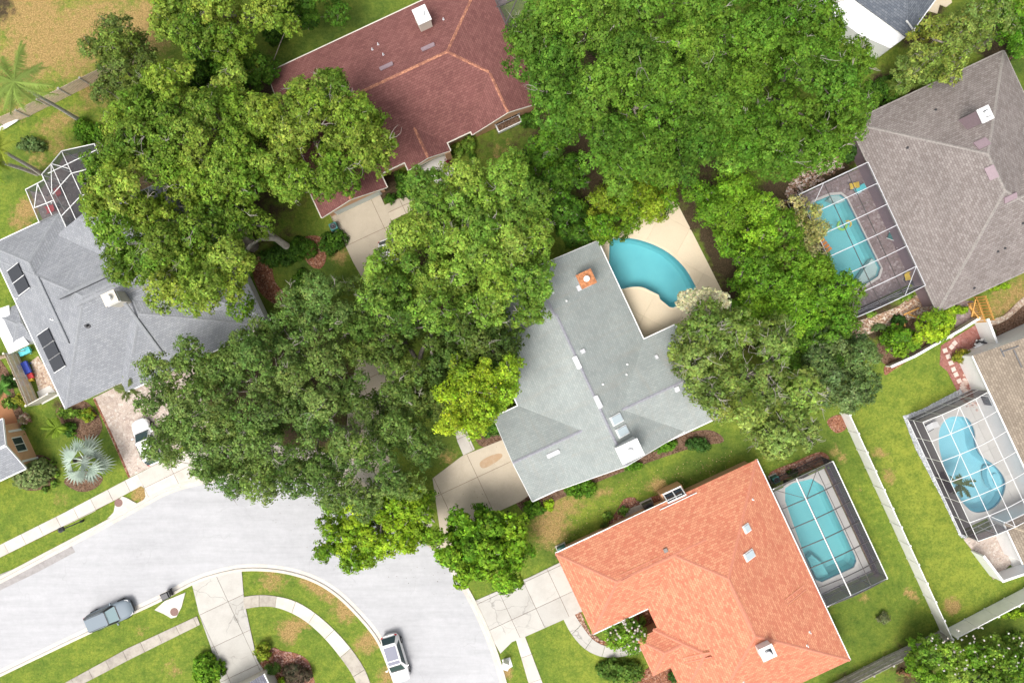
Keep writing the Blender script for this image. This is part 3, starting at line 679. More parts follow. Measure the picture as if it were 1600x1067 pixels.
make_pool('E', 'rectangular aqua pool with spotted steps under the brown house cage', M['poolB'], 1.5,
          steps=[([(1350, 446), (1375, 430), (1376, 416), (1362, 404), (1338, 440)], -.5, M['deck_white']), ([(1298, 306), (1314, 305), (1324, 313), (1310, 318), (1294, 312)], -.45, M['deck_white'])])
deck('pool_deck', rect_px(765, 857, 1207, 1385), M['deck_white'], 'D')
tag(sheet('shaded_soil', rect_px(858, 866, 1207, 1396), .04, M['mulch_brown'], thick=.05), kind='structure')  # brown mulch strip between the deck and the cage wall
make_pool('D', 'long clipped-corner aqua pool in the cage joined to the orange roof', M['poolB'], 1.4,
          steps=[([(1262, 872), (1275, 902), (1284, 906), (1296, 900), (1285, 880), (1268, 866)], -.6)])
deck('pool_deck', rect_px(1008, 1150, 1201, 1385), M['deck_white'], 'F', 3.0)
make_pool('F', 'kidney shaped blue pool with curved steps in the far right cage', M['poolC'], 1.4,
          steps=[(cr([(1545, 728), (1556, 732), (1567, 748), (1568, 762), (1556, 766), (1546, 756), (1542, 740)], True, 3), -.5),
                 (cr([(1551, 742), (1558, 741), (1565, 750), (1563, 758), (1555, 757)], True, 3), -.3)])
slabs('pool_deck', [(1558, 822), (1600, 800), (1650, 795), (1660, 900), (1600, 900), (1580, 884), (1566, 850)], .05, M['deck_white'], 3, 3, 25, hole=px2w(POOLS['H']))
make_pool('H', 'bright blue pool corner cut by the right edge of the photo', M['poolD'], 1.2)

# ------------------------------------------------------------------ houses
class House:
    def __init__(s, name, label, pxy, sh, cap, wall, ang=25.0, overhang=.45, rise=.30, group=None, trim=None):
        s.trim = trim or M['white']
        s.root = empty(name, P(*pxy), label, 'house', group); s.sh, s.cap, s.wall = sh, cap, wall
        s.blocks = []; s.V = []; s.F = []; s.fm = []; s.uv = []; s.oh = overhang; s.k = 0; s.capsegs = []; s.gut = []
        s.ca, s.sa = math.cos(R(ang)), math.sin(R(ang)); s.rise = rise
        s.U = Vector((s.ca, s.sa, 0)); s.W = Vector((s.sa, -s.ca, 0))
        s.a0 = s.ca * 800 - s.sa * 533.5; s.b0 = s.sa * 800 + s.ca * 533.5
    def w(s, a, b, z): v = s.U * a + s.W * b; v.z = z; return v
    def block(s, a0, a1, b0, b1, axis='a', hip=(0, 0), ze=2.7, pitch=.42, ridge=.5, gut='nsew', walls=True, caps=True, up=0.0, hf=(1, 1, 1, 1)):
        """a gabled or hipped roof wing with walls under it. a0..b1: eave lines in photo-grid units at eave height"""
        s.k += 1; ze += .003 * s.k; q = (H - ze) / H / K
        a0, a1 = (a0 - s.a0) * q, (a1 - s.a0) * q; b0, b1 = (b0 - s.b0) * q, (b1 - s.b0) * q
        if axis == 'a': s0, s1, t0, t1 = a0, a1, b0, b1; f = lambda S, T, z: s.w(S, T, z)
        else: s0, s1, t0, t1 = b0, b1, a0, a1; f = lambda S, T, z: s.w(T, S, z)
        half = (t1 - t0); tr = t0 + half * ridge; h0 = tr - t0; h1 = t1 - tr; hz = max(h0, h1) * pitch if ridge == .5 else min(h0, h1) * pitch
        z1 = ze + hz + up; hh = min(h0, h1) if ridge != .5 else h0
        r0 = s0 + (hh if hip[0] else 0); r1 = s1 - (hh if hip[1] else 0)
        pts = [f(s0, t0, ze), f(s1, t0, ze), f(s1, t1, ze), f(s0, t1, ze), f(r0, tr, z1), f(r1, tr, z1)]
        faces = [((0, 1, 5, 4), 0), ((2, 3, 4, 5), 0), ((3, 0, 4), 0 if hip[0] else 1), ((1, 2, 5), 0 if hip[1] else 1)]
        cen = sum(pts, Vector()) / 6
        n0 = len(s.V)
        for fc, mi in faces:
            P_ = [pts[i] for i in fc]; nrm = (P_[1] - P_[0]).cross(P_[2] - P_[0])
            if nrm.dot(P_[0] - (cen - Vector((0, 0, 1)))) < 0: P_ = P_[::-1]; nrm = -nrm
            nrm.normalize(); hdir = Vector((0, 0, 1)).cross(nrm)
            hdir = hdir.normalized() if hdir.length > 1e-4 else s.U
            up_ = nrm.cross(hdir); i0 = len(s.V)
            s.V += P_; s.F.append(tuple(range(i0, i0 + len(P_)))); s.fm.append(mi)
            s.uv += [(p.dot(hdir), p.dot(up_)) for p in P_]
        i0 = len(s.V); s.V += [pts[3], pts[2], pts[1], pts[0]]; s.F.append((i0, i0 + 1, i0 + 2, i0 + 3)); s.fm.append(1); s.uv += [(0, 0)] * 4
        s.blocks.append((f, axis, s0, s1, t0, t1, tr, ze, hz + up, h0, h1, hip, r0, r1))
        if caps:
            s.capsegs.append((pts[4], pts[5]))
            for hh_, r_, e_, f_ in ((0, 4, 0, 0), (0, 4, 3, 1), (1, 5, 1, 2), (1, 5, 2, 3)):
                if hip[hh_] and hf[f_] > 0: s.capsegs.append((pts[r_], pts[r_].lerp(pts[e_], hf[f_])))
        # gutters and rake boards
        nm = {'a': {'n': (0, 1), 's': (3, 2), 'w': (0, 3), 'e': (1, 2)}, 'b': {'w': (0, 1), 'e': (3, 2), 'n': (0, 3), 's': (1, 2)}}[axis]
        for g in gut:
            i, j = nm[g]; p, q_ = pts[i], pts[j]; m_ = (p + q_) / 2 - cen; m_.z = 0
            end = (axis == 'a' and g in 'we') or (axis == 'b' and g in 'ns')
            iship = hip[0] if (g in 'wn' and ((axis == 'a' and g == 'w') or (axis == 'b' and g == 'n'))) else hip[1]
            e = (q_ - p).normalized(); out = Vector((e.y, -e.x, 0)); out = out if out.dot(m_) > 0 else -out
            if end and not iship:
                rr = pts[4] if ((axis == 'a' and g == 'w') or (axis == 'b' and g == 'n')) else pts[5]
                for (x, y) in ((p, rr), (q_, rr)):
                    beam('rake_board', s.trim, s.root, x + out * .03 - Vector((0, 0, .07)), y + out * .03 - Vector((0, 0, .07)), .05, .17)
            else:
                beam('gutter', s.trim, s.root, p + out * .05 - Vector((0, 0, .08)), q_ + out * .05 - Vector((0, 0, .08)), .11, .12)
        if walls:
            o = s.oh + .004 * s.k
            c = [f(s0 + o, t0 + o, 0), f(s1 - o, t0 + o, 0), f(s1 - o, t1 - o, 0), f(s0 + o, t1 - o, 0)]
            prism('wall', [(v.x, v.y) for v in c], -.02, ze - .01, s.wall, s.root)
        return s
    def z(s, x, y):
        best = 2.7; v = Vector((x, y, 0)); a, b = v.dot(s.U), v.dot(s.W)
        for (f, axis, s0, s1, t0, t1, tr, ze, hz, h0, h1, hip, r0, r1) in s.blocks:
            S, T = (a, b) if axis == 'a' else (b, a)
            if not (s0 <= S <= s1 and t0 <= T <= t1): continue
            k = (T - t0) / h0 if T < tr else (t1 - T) / h1
            if hip[0]: k = min(k, (S - s0) / max(.01, r0 - s0))
            if hip[1]: k = min(k, (s1 - S) / max(.01, s1 - r1))
            best = max(best, ze + hz * k)
        return best
    def on(s, px, py, off=0.0):
        z = 3.5
        for _ in range(12):
            p = P(px, py, z); z = s.z(p.x, p.y) + off
        p = P(px, py, z); e = .15; z0 = s.z(p.x, p.y)
        n = Vector(((s.z(p.x - e, p.y) - s.z(p.x + e, p.y)) / (2 * e), (s.z(p.x, p.y - e) - s.z(p.x, p.y + e)) / (2 * e), 1)).normalized()
        return Vector((p.x, p.y, z0 + off)), n
    def frame(s, px, py, lift, dirpx=None):
        p, n = s.on(px, py); d = dirpx or s.U
        x = (d - n * d.dot(n)).normalized(); y = n.cross(x)
        return p + n * lift, Matrix((x, y, n)).transposed()
    def item(s, name, mat, px, py, size, lift=None, d=None, parent=None):
        lift = size[2] / 2 - .02 if lift is None else lift
        p, m = s.frame(px, py, lift, d); return box(name, mat, parent or s.root, p, size, rot=m.to_euler())
    def ridge_vent(s, px, py, L, mat, d=None, w=.32):
        p, m = s.frame(px, py, .09, d); ax = m.col[0]; ay = m.col[1]
        o = box('ridge_vent', mat, s.root, p, (L, w, .1), rot=m.to_euler())
        b = box('vent_lip', mat, s.root, p + m.col[2] * .055, (L + .06, w * .55, .03), rot=m.to_euler()); return o
    def skylight(s, px, py, w, l, d=None, mat='skylight'):
        s.item('skylight_frame', M['white'], px, py, (w + .16, l + .16, .16), d=d)
        s.item('skylight_dome', M[mat], px, py, (w, l, .1), .17, d=d)
    def pipe(s, px, py, r=.05, h=.3, mat='white'):
        p, n = s.on(px, py, 0); V = []; k = 8
        for rr, zz in ((r * 2.2, -.03), (r * 2.0, .03), (r, .05), (r, h), (r * .7, h)): V += [(p.x + rr * math.cos(6.2832 * i / k), p.y + rr * math.sin(6.2832 * i / k), p.z + zz) for i in range(k)]
        F = [(j * k + i, j * k + (i + 1) % k, (j + 1) * k + (i + 1) % k, (j + 1) * k + i) for j in range(4) for i in range(k)] + [tuple(4 * k + i for i in range(k))]
        mk('vent_pipe', V, F, M[mat], s.root)
    def chimney(s, px, py, w, l, h, mat, cap, flue='white', trim=None, rz=None, opening=False):
        """px,py: where the chimney top appears"""
        z = 5.5
        for _ in range(10):
            p = P(px, py, z); z = s.z(p.x, p.y) + h
        p = P(px, py, z); rz = math.atan2(s.sa, s.ca) if rz is None else rz; zb = z - h - 1.2
        ch = box('chimney', M[mat], s.root, (p.x, p.y, (z + zb) / 2), (w, l, z - zb), rz)
        box('chimney_cap', M[cap], s.root, (p.x, p.y, z + .04), (w + .14, l + .14, .08), rz)
        if opening: box('chimney_opening', M['dark'], s.root, (p.x + s.U.x * .12, p.y + s.U.y * .12, z + .085), (w * .5, l * .55, .02), rz)  # flat dark plate painting the shade of the recess in the cap
        if trim: box('chimney_band', M[trim], s.root, (p.x, p.y, z - .3), (w + .1, l + .1, .1), rz)
        V = []; k = 14
        for rr, zz in ((.26, .08), (.26, .2), (.2, .2), (.2, .38), (.27, .42), (.05, .5)): V += [(p.x + rr * math.cos(6.2832 * i / k), p.y + rr * math.sin(6.2832 * i / k), z + zz) for i in range(k)]
        F = [(j * k + i, j * k + (i + 1) % k, (j + 1) * k + (i + 1) % k, (j + 1) * k + i) for j in range(5) for i in range(k)] + [tuple(5 * k + i for i in range(k))]
        mk('flue_cap', V, F, M[flue], s.root)
    def window(s, p, q, z0, z1, out, panes=2, door=False):
        """p,q: wall-plane ends (world xy vectors); out: outward normal"""
        e = (q - p); L = e.length; e.normalize(); rz = math.atan2(e.y, e.x); c = (p + q) / 2
        box('window_frame', M['white'], s.root, (c.x + out.x * .03, c.y + out.y * .03, (z0 + z1) / 2), (L + .16, .08, z1 - z0 + .16), rz)
        for i in range(panes):
            m = p + e * (L * (i + .5) / panes)
            box('pane', M['glass'] if not door else M['garage'], s.root, (m.x + out.x * .06, m.y + out.y * .06, (z0 + z1) / 2), (L / panes - .08, .05, z1 - z0 - .06), rz)
    def build(s):
        n = len(s.V)
        r = mk('roof', s.V, s.F, [s.sh, s.wall], s.root, s.fm)
        uvl = r.data.uv_layers.new(name='UVMap')
        uvl.data.foreach_set('uv', np.array([s.uv[l.vertex_index] for l in r.data.loops], np.float32).ravel())
        V = []; F = []; uv = []
        for a, b in s.capsegs:
            d = (b - a).normalized(); side = Vector((d.y, -d.x, 0)).normalized() * .13; dz = Vector((0, 0, .035)); L = (b - a).length
            k = max(1, int(L / .28))
            for i in range(k):
                p = a + (b - a) * (i / k); q = a + (b - a) * ((i + .97) / k); j = Vector((0, 0, random.uniform(0, .012)))
                i0 = len(V); V += [p - side - dz * .6, p + dz + j, p + side - dz * .6, q - side - dz * .6, q + dz + j + dz * .3, q + side - dz * .6]
                F += [(i0, i0 + 1, i0 + 4, i0 + 3), (i0 + 1, i0 + 2, i0 + 5, i0 + 4)]
                uv += [(0, i * .3), (.2, i * .3), (.4, i * .3), (0, i * .3 + .28), (.2, i * .3 + .28), (.4, i * .3 + .28)]
        if V:
            o = mk('ridge_caps', V, F, s.cap, s.root); o['kind'] = 'stuff'
            uvl = o.data.uv_layers.new(name='UVMap'); uvl.data.foreach_set('uv', np.array([uv[l.vertex_index] for l in o.data.loops], np.float32).ravel())
        return s

# grey subject house
h = House('grey_shingle_house', 'sage grey shingle roofed house in the middle, beside the fan shaped pool', (900, 600), M['shA'], M['capA'], M['cream'])
h.block(466, 687, 812, 1062, 'b', gut='ews')
h.block(500, 687, 736, 814, 'b', gut='en', ridge=.393, ze=2.7, pitch=.649)
h.block(560, 742, 906, 1065, 'a', gut='nse')
h.block(423, 600, 917, 1061, 'a', gut='nsw')
h.block(446, 600, 812.5, 890, 'a', hip=(1, 0), gut='sw', ze=2.65)
h.build()
h.chimney(916, 436, 1.35, 1.25, 1.5, 'ventpale', 'rust')
h.item('chimney_flashing', M['ventpale'], 912, 447, (1.5, .5, .06))
h.chimney(984, 705, 2.0, 1.45, 1.3, 'white', 'white')
for x, y in ((858, 451), (902, 566), (934, 628)): h.ridge_vent(x, y, 1.15, M['ventpale'], h.W, .45)
h.ridge_vent(864, 708, 1.2, M['ventpale'], h.U, .42)
h.skylight(963, 655, 1.0, .7); h.skylight(972, 674, 1.0, .7)
for x, y in ((885, 470), (980, 569), (942, 600), (979, 585)): h.pipe(x, y)
h.item('roof_vent', M['ventpale'], 910, 549, (.38, .38, .2)); h.item('roof_vent', M['ventpale'], 1057, 607, (.4, .5, .2)); h.item('roof_vent', M['ventpale'], 1026, 558, (.25, .35, .18))

# maroon house
h = House('maroon_shingle_house', 'house with maroon shingle roof, salmon ridge lines and peach walls at the top', (640, 150), M['shB'], M['capB'], M['peach'], trim=M['cream'])
h.block(330, 703, 280, 497, 'a', hip=(0, 1), gut='nsw', hf=(1, 1, 1, .43))
h.block(580, 703, 437, 503, 'b', gut='sw')
h.block(466, 538, 400, 511, 'b', gut='wes', walls=False)
h.block(312, 424, 400, 521, 'b', gut='wes')
h.build()
h.chimney(659, 24, 1.15, 1.35, 1.7, 'cream', 'white')
h.item('chimney_cricket', M['cream'], 667, 40, (.7, .7, .12))
h.ridge_vent(669, 75, 1.25, M['ventplum'], h.U, .4); h.ridge_vent(604, 105, 1.25, M['ventplum'], h.U, .4)
for x, y in ((599, 86), (582, 78), (591, 70), (693, 31)): h.pipe(x, y, mat='ventpale')
def wallpt(h, a, b, z=2.7, o=.45):
    q = (H - z) / H / K; return h.w((a - h.a0) * q, (b - h.b0) * q, 0)
o_ = h.W
p = wallpt(h, 586, 503) ; b_ = -o_ * .44
h.window(wallpt(h, 622, 503) + b_, wallpt(h, 664, 503) + b_, 1.1, 2.3, o_, 3)
box('planter_box', M['white'], h.root, wallpt(h, 643, 503) - o_ * .1 + Vector((0, 0, .55)), (2.5, .75, .5), R(25))
box('planter_soil', M['mulch_brown'], h.root, wallpt(h, 643, 503) - o_ * .1 + Vector((0, 0, .8)), (2.3, .6, .04), R(25))
for a in (471, 533): box('porch_column', M['peach'], h.root, wallpt(h, a, 508) + Vector((0, 0, 1.35)), (.55, .55, 2.7), R(25))
b_ = -o_ * .44
h.window(wallpt(h, 330, 521) + b_, wallpt(h, 408, 521) + b_, .02, 2.2, o_, 1, door=True)
box('garage_trim', M['cream'], h.root, wallpt(h, 369, 521) + b_ + o_ * .05 + Vector((0, 0, 2.4)), (5.2, .1, .25), R(25))
# arched porch trim
V = []; F = []; pc = wallpt(h, 502, 511); n = 12
for i in range(n + 1):
    t = math.pi * i / n; xx = math.cos(t)
    for (r_, zb) in ((1.45, 1.75), (1.75, 2.0)):
        z_ = zb + (.75 if r_ < 1.5 else .8) * math.sin(t); q = pc + h.U * (xx * r_) + Vector((0, 0, z_))
        V += [tuple(q + o_ * .02), tuple(q - o_ * .2)]
for i in range(n):
    a = i * 4; b = a + 4
    F += [(a, a + 2, b + 2, b), (a + 1, b + 1, b + 3, a + 3), (a, b, b + 1, a + 1), (a + 2, a + 3, b + 3, b + 2)]
mk('arch_trim', V, F, M['cream'], h.root)

# slate grey house, left
h = House('slate_grey_house', 'rambling slate grey shingle house on the left with black solar panels', (130, 480), M['shC'], M['capC'], M['white'])
h.block(-177, 165, 363, 622, 'a', hip=(1, 1), gut='w')
h.block(-177, -57, 341, 470, 'b', hip=(1, 0), gut='nwe')
h.block(-81, 165, 372, 638, 'b', hip=(0, 1), ridge=.37, gut='s', pitch=.45, hf=(1, 1, .5, 1))
h.block(-215, -177, 442, 505, 'a', hip=(1, 0), gut='', ze=2.2, pitch=.3)
h.build()
h.chimney(172, 466, 1.1, 1.0, 1.9, 'cream', 'cream', trim='white')
for (x, y, L, d) in ((140, 444, 6.0, h.U), (162, 456, 5.4, h.U), (161, 374, 4.2, h.W), (224, 512, 5.4, h.W), (84, 484, 6.5, h.W)): h.ridge_vent(x, y, L, M['capC'], d, .3); h.item('vent_shadow_gap', M['dark'], x + 2, y + 2, (L, .05, .06) , .05, d)  # each vent has a thin dark line beside it
def panels(x0, y0, ln, n, pw=1.35, pl=1.75):
    for i in range(n):
        px_, py_ = x0 + ln[0] * i, y0 + ln[1] * i
        r_ = h.item('solar_panel', M['solar'], px_, py_, (pl, pw, .05), .12)
        m_ = r_.rotation_euler.to_matrix()
        for sgn in (-1, 1):
            box('panel_rail', M['white'], h.root, r_.location + wloc(h.root) + m_.col[1] * sgn * (pw / 2 + .03), (pl + .1, .05, .07), rot=r_.rotation_euler)
panels(26, 427, (9.5, 19), 2, 1.2, 1.75); panels(73, 528, (9, 19.5), 3, 1.22, 1.75)
h.pipe(137, 509, .12, .35, 'dark'); h.pipe(82, 499, .06, .3); h.pipe(26, 466, .05, .25)
# patio cover: a flat white roof on posts
q = px2w([(-12, 486), (14, 477), (16, 500), (46, 538), (14, 553), (-2, 520)], 2.4)
prism('patio_cover', q, 2.33, 2.42, M['white'], h.root)
for x, y in ((16, 549), (-2, 522), (42, 537)): beam('post', M['white'], h.root, P(x, y, 2.34), Vector((P(x, y, 2.34).x, P(x, y, 2.34).y, 0)), .1, .1)

# terracotta orange house
h = House('orange_shingle_house', 'large house with bright terracotta orange roof at the bottom, joined to a pool cage', (1090, 900), M['shD'], M['capD'], M['peach'])
h.block(516, 768, 1150, 1496, 'b', hip=(1, 1), gut='e', ze=2.6, hf=(.45, 1, 1, 1))
h.block(421, 640, 1150.6, 1289, 'a', hip=(1, 0), gut='ns', ze=2.6)
h.block(509, 700, 1322, 1436, 'a', hip=(1, 0), gut='', ze=2.6)
h.block(479, 600, 1325, 1388, 'a', hip=(1, 0), gut='', ze=2.57)
h.build()
for (x, y, L, d) in ((999, 889, 3.9, h.U), (1158, 948, 4.0, h.W), (1089, 1027, 2.6, h.U), (1243, 929, 2.6, h.U)): 
    for o2 in (-4, 4):
        dx, dy = (SA * o2, CA * o2) if d == h.U else (CA * o2 * .7, -SA * o2 * .7)
        h.item('ridge_vent', M['capD'], x + dx, y + dy, (L, .12, .05), d=d); h.item('vent_gap', M['rust'], x + dx * 1.5, y + dy * 1.5, (L, .04, .03), d=d)
h.skylight(1166, 825, .55, .6); h.skylight(1170, 867, .95, .6)
for x, y in ((1176, 780), (1265, 987), (1261, 1008)): h.pipe(x, y)
h.item('roof_turbine', M['capE'], 1040, 860, (.35, .35, .2)); h.pipe(1162, 1065)
h.chimney(1199, 1019, 1.2, 1.05, 1.1, 'white', 'white', 'ventpale', opening=True)
# recessed window bay on the upper side
p = wallpt(h, 629, 1150, 2.6); o_ = -h.W
box('bay_wall', M['peach'], h.root, p + o_ * .1 + Vector((0, 0, .85)), (2.2, .9, 1.7), R(25))
for k in (-1, 0, 1): beam('window_bar', M['white'], h.root, p + h.U * (k * .9) + o_ * -.1 + Vector((0, 0, 2.75)), p + h.U * (k * .9) + o_ * .5 + Vector((0, 0, 1.9)), .1, .08)
for q0, z0 in ((-.12, 2.78), (.52, 1.9)): beam('window_bar', M['white'], h.root, p + h.U * -.96 + o_ * q0 + Vector((0, 0, z0)), p + h.U * .96 + o_ * q0 + Vector((0, 0, z0)), .13, .1)
beam('roof_edge_trim', M['white'], h.root, p + h.U * -1.9 - o_ * .35 + Vector((0, 0, 2.9)), p + h.U * 1.9 - o_ * .35 + Vector((0, 0, 2.9)), .06, .08)
for k in (0, 1):
    for m_ in (0, 1):
        a0_, a1_ = -.85 + k * .9, -.05 + k * .9; f0, f1 = m_ * .5, m_ * .5 + .42
        c_ = [p + h.U * aa + o_ * (-.08 + .56 * ff_) + Vector((0, 0, 2.72 - .78 * ff_)) for aa, ff_ in ((a0_, f0), (a1_, f0), (a1_, f1), (a0_, f1))]
        mk('pane', c_, [(0, 1, 2, 3)], M['glass'], h.root)

# taupe house
h = House('taupe_shingle_house', 'big taupe brown hip roofed house at the upper right, next to a screened pool', (1480, 280), M['shE'], M['capE'], M['ventplum'], trim=M['capE'])
h.block(1122, 1388, 735, 1061, 'b', hip=(1, 1), gut='nsew')
h.block(1255, 1560, 835, 1060, 'a', hip=(0, 1), gut='s')
h.build()
h.chimney(1539, 179, 1.0, 1.15, 2.2, 'ventplum', 'white', opening=True)
h.item('ridge_vent', M['ventplum'], 1534, 225, (1.2, .8, .14)); h.item('ridge_vent', M['ventplum'], 1549, 270, (.75, 1.2, .14)); h.item('ridge_vent', M['ventplum'], 1578, 309, (1.2, .55, .14))
for x, y in ((1418, 231), (1462, 172), (1559, 393), (1570, 388), (1598, 349), (1522, 450)): h.pipe(x, y, .06, .15, 'dark')

# tan house
h = House('tan_shingle_house', 'tan shingle house cut by the right edge, with white walls and a kidney pool cage', (1570, 640), M['shF'], M['capF'], M['white'], overhang=.12)
h.block(1143, 1420, 1146, 1410, 'b', gut='w', ze=2.7, ridge=.5, hip=(0, 0))
h.block(1077, 1300, 1405, 1475, 'a', gut='nw', ze=2.6, hip=(1, 0))
h.build()
p = wallpt(h, 1143, 1226) + h.U * .1
h.window(p - h.W * .5, p + h.W * .5, 1.0, 2.1, -h.U, 1)
h.item('metal_flashing', M['dark'], 1566, 551, (.12, .8, .1)); h.item('metal_flashing', M['dark'], 1578, 545, (1.4, .1, .1)); h.item('metal_flashing', M['dark'], 1590, 560, (.1, 1.8, .1))

# blue grey house, top right, its own angle
h = House('blue_grey_house', 'blue grey shingle roof corner with flat white lanai roof at the top edge', (1400, 15), M['shG'], M['shG'], M['white'], ang=54)
h.block(785, 1000, 990, 1182, 'a', hip=(1, 0), gut='s')
h.build()
q = [h.w((a - h.a0) * (H - 2.5) / H / K, (b - h.b0) * (H - 2.5) / H / K, 0) for a, b in ((752, 1020), (784, 1020), (784, 1179), (763, 1172), (752, 1120))]
prism('lanai_roof', [(v.x, v.y) for v in q], 2.42, 2.52, M['white'], h.root)
prism('lanai_wall', [(v.x * .992, v.y * .992) for v in q], -.02, 2.41, M['white'], h.root)
h.item('roof_flashing', M['white'], 1422, 42, (.1, 1.5, .14), d=h.U)

# small corner house, lower left, and the house below the bottom edge
h = House('corner_porch_house', 'corner of a brown walled house with white trim at the left edge', (-10, 690), M['shC'], M['white'], M['peach'])
h.block(-420, -273, 595, 680, 'a', hip=(0, 0), gut='ens', ze=2.6)
h.build()
p = wallpt(h, -273, 640, 2.6) - h.U * .44
h.window(p - h.W * .8, p + h.W * .6, .9, 2.1, h.U, 2)
for b_ in (-1.5, 1.6): box('trim', M['white'], h.root, p + h.W * b_ + h.U * .04 + Vector((0, 0, 1.2)), (.12, .2, 2.4), R(25))
h = House('purple_grey_house', 'tip of a purple grey shingle roof at the bottom edge beside the cracked driveway', (395, 1085), M['shI'], M['shI'], M['cream'])
h.block(-170, -72, 1128, 1250, 'b', hip=(0, 0), gut='ew', ze=2.6)
h.build()

# ------------------------------------------------------------------ screened pool cages
def cage(label, a0, a1, b0, b1, z, cols, rows, fr, sc_mat, walls='nwes', rise=.35, bw=.06, braces=(), group='screened pool cages', basez=.05, midcol=None, rowmat=None):
    root = empty('pool_cage', AB((a0 + a1) / 2, (b0 + b1) / 2, 0), label, 'pool cage', group)
    F_ = M[fr]; q = (H - z) / H / K
    def top(a, b):
        v = AB(a, b, z); t = (a - a0) / (a1 - a0); v.z += rise * math.sin(math.pi * min(1, max(0, t))); return v
    def foot(a, b): v = AB(a, b, z); v.z = basez; return v
    for b in rows:
        for i in range(len(cols) - 1): beam('roof_beam', M[rowmat] if rowmat else F_, root, top(cols[i], b), top(cols[i + 1], b), bw, bw * 1.3)
    for a in cols:
        m_ = M[midcol] if midcol and a not in (a0, a1) else F_
        for j in range(len(rows) - 1): beam('roof_purlin', m_, root, top(a, rows[j]), top(a, rows[j + 1]), bw * .8, bw)
    for i in range(len(cols) - 1):
        for j in range(len(rows) - 1):
            c = [top(cols[i], rows[j]), top(cols[i + 1], rows[j]), top(cols[i + 1], rows[j + 1]), top(cols[i], rows[j + 1])]
            mk('screen_panel', [v - Vector((0, 0, .02)) for v in c], [(0, 1, 2, 3)], M[sc_mat], root)
    for (i, j, k, l) in braces: beam('brace', F_, root, top(i, j), top(k, l), bw * .7, bw * .7)
    def wall(pts):
        for p in pts: beam('post', F_, root, top(*p), foot(*p), bw, bw)
        for i in range(len(pts) - 1):
            p, q_ = pts[i], pts[i + 1]; m1 = (top(*p) + foot(*p)) / 2; m2 = (top(*q_) + foot(*q_)) / 2; m1.z = m2.z = 1.0
            beam('mid_rail', F_, root, m1, m2, .05, .05); beam('bottom_rail', F_, root, foot(*p) + Vector((0, 0, .03)), foot(*q_) + Vector((0, 0, .03)), .06, .06)
            mk('screen_panel', [top(*p), top(*q_), foot(*q_), foot(*p)], [(0, 1, 2, 3)], M['scr_wall'], root)
    if 'w' in walls: wall([(a0, b) for b in rows])
    if 'e' in walls: wall([(a1, b) for b in rows])
    if 'n' in walls: wall([(a, b0) for a in cols])
    if 's' in walls: wall([(a, b1) for a in cols])
    return root
cage('pool cage with pale beams and dark mesh joined to the taupe roof', 1003, 1122, 803, 1015, 2.8, [1003, 1042, 1082, 1122], [803, 839, 875, 911, 947, 982, 1015], 'ventpale', 'scr', 'nws', .5, .06, [(1003, 839, 1042, 803), (1122, 982, 1082, 1015)], midcol='bronze')
CB = cage('bronze framed pool cage joined to the right side of the orange roof', 771, 875, 1203, 1405, 2.5, [771, 812, 846, 875], [1203, 1237, 1271, 1305, 1339, 1373, 1405], 'bronze', 'scr', 'nes', .25, .065, [(771, 1203, 812, 1237), (812, 1237, 846, 1203)])
cage('large pool cage with white beams over the kidney shaped pool', 1028, 1143, 1207, 1412, 2.45, [1028, 1057, 1086, 1115, 1143], [1207, 1240, 1275, 1310, 1345, 1380, 1412], 'white', 'scr', 'nws', .45, .048, [(1057, 1240, 1086, 1207), (1028, 1310, 1057, 1275), (1057, 1380, 1086, 1412)])
# white outlines on the outer rims, as in the bronze cage's gutter
for q0, q1 in (((771, 1203), (875, 1203)), ((875, 1203), (875, 1405)), ((771, 1405), (875, 1405)), ((812, 1203), (812, 1405))):
    beam('rim_gutter', M['white'], CB, AB(*q0, 2.5 + (.24 if q0[0] == 812 else .02)), AB(*q1, 2.5 + (.24 if q0[0] == 812 else .02)), .08, .07)
root = empty('pool_cage', P(110, 290), 'white framed angular pool cage beside the slate grey roof, partly under the left tree', 'pool cage', 'screened pool cages')
zc = 2.9
def zp(x, y, z=zc): return P(x / 4, 200 + y / 4, z)
RIM = [(160, 385), (275, 325), (262, 290), (320, 225), (385, 145), (590, 100), (640, 220)]
for (a, b, c, d) in ((160, 385, 275, 325), (275, 325, 262, 290), (262, 290, 320, 225), (320, 225, 385, 145), (385, 145, 590, 100), (590, 100, 640, 220), (160, 385, 245, 590),
                     (262, 290, 445, 690), (320, 225, 500, 630), (385, 145, 575, 560), (235, 350, 325, 545), (215, 500, 330, 455), (300, 285, 600, 140), (330, 415, 445, 285), (445, 285, 620, 240),
                     (385, 550, 505, 425), (320, 225, 325, 410), (505, 425, 640, 380), (325, 225, 430, 255), (215, 500, 235, 350), (445, 690, 500, 630), (500, 630, 575, 560)):
    beam('roof_beam', M['white'], root, zp(a, b), zp(c, d), .06, .07)
for (a, b, c, d) in ((385, 145, 620, 255), (320, 225, 560, 330), (275, 300, 420, 340), (300, 340, 480, 640)): beam('wall_rail', M['white'], root, zp(a, b, 1.4), zp(c, d, 1.4), .06, .06)
for i, (x, y) in enumerate(RIM + [(245, 590), (320, 470)]):
    t = zp(x, y); beam('post', M['white'], root, t, (t.x, t.y, 0), .08, .08)
for i in range(len(RIM) - 1):
    a, b = zp(*RIM[i]), zp(*RIM[i + 1]); mk('screen_panel', [a, b, (b.x, b.y, 0), (a.x, a.y, 0)], [(0, 1, 2, 3)], M['scr'], root)
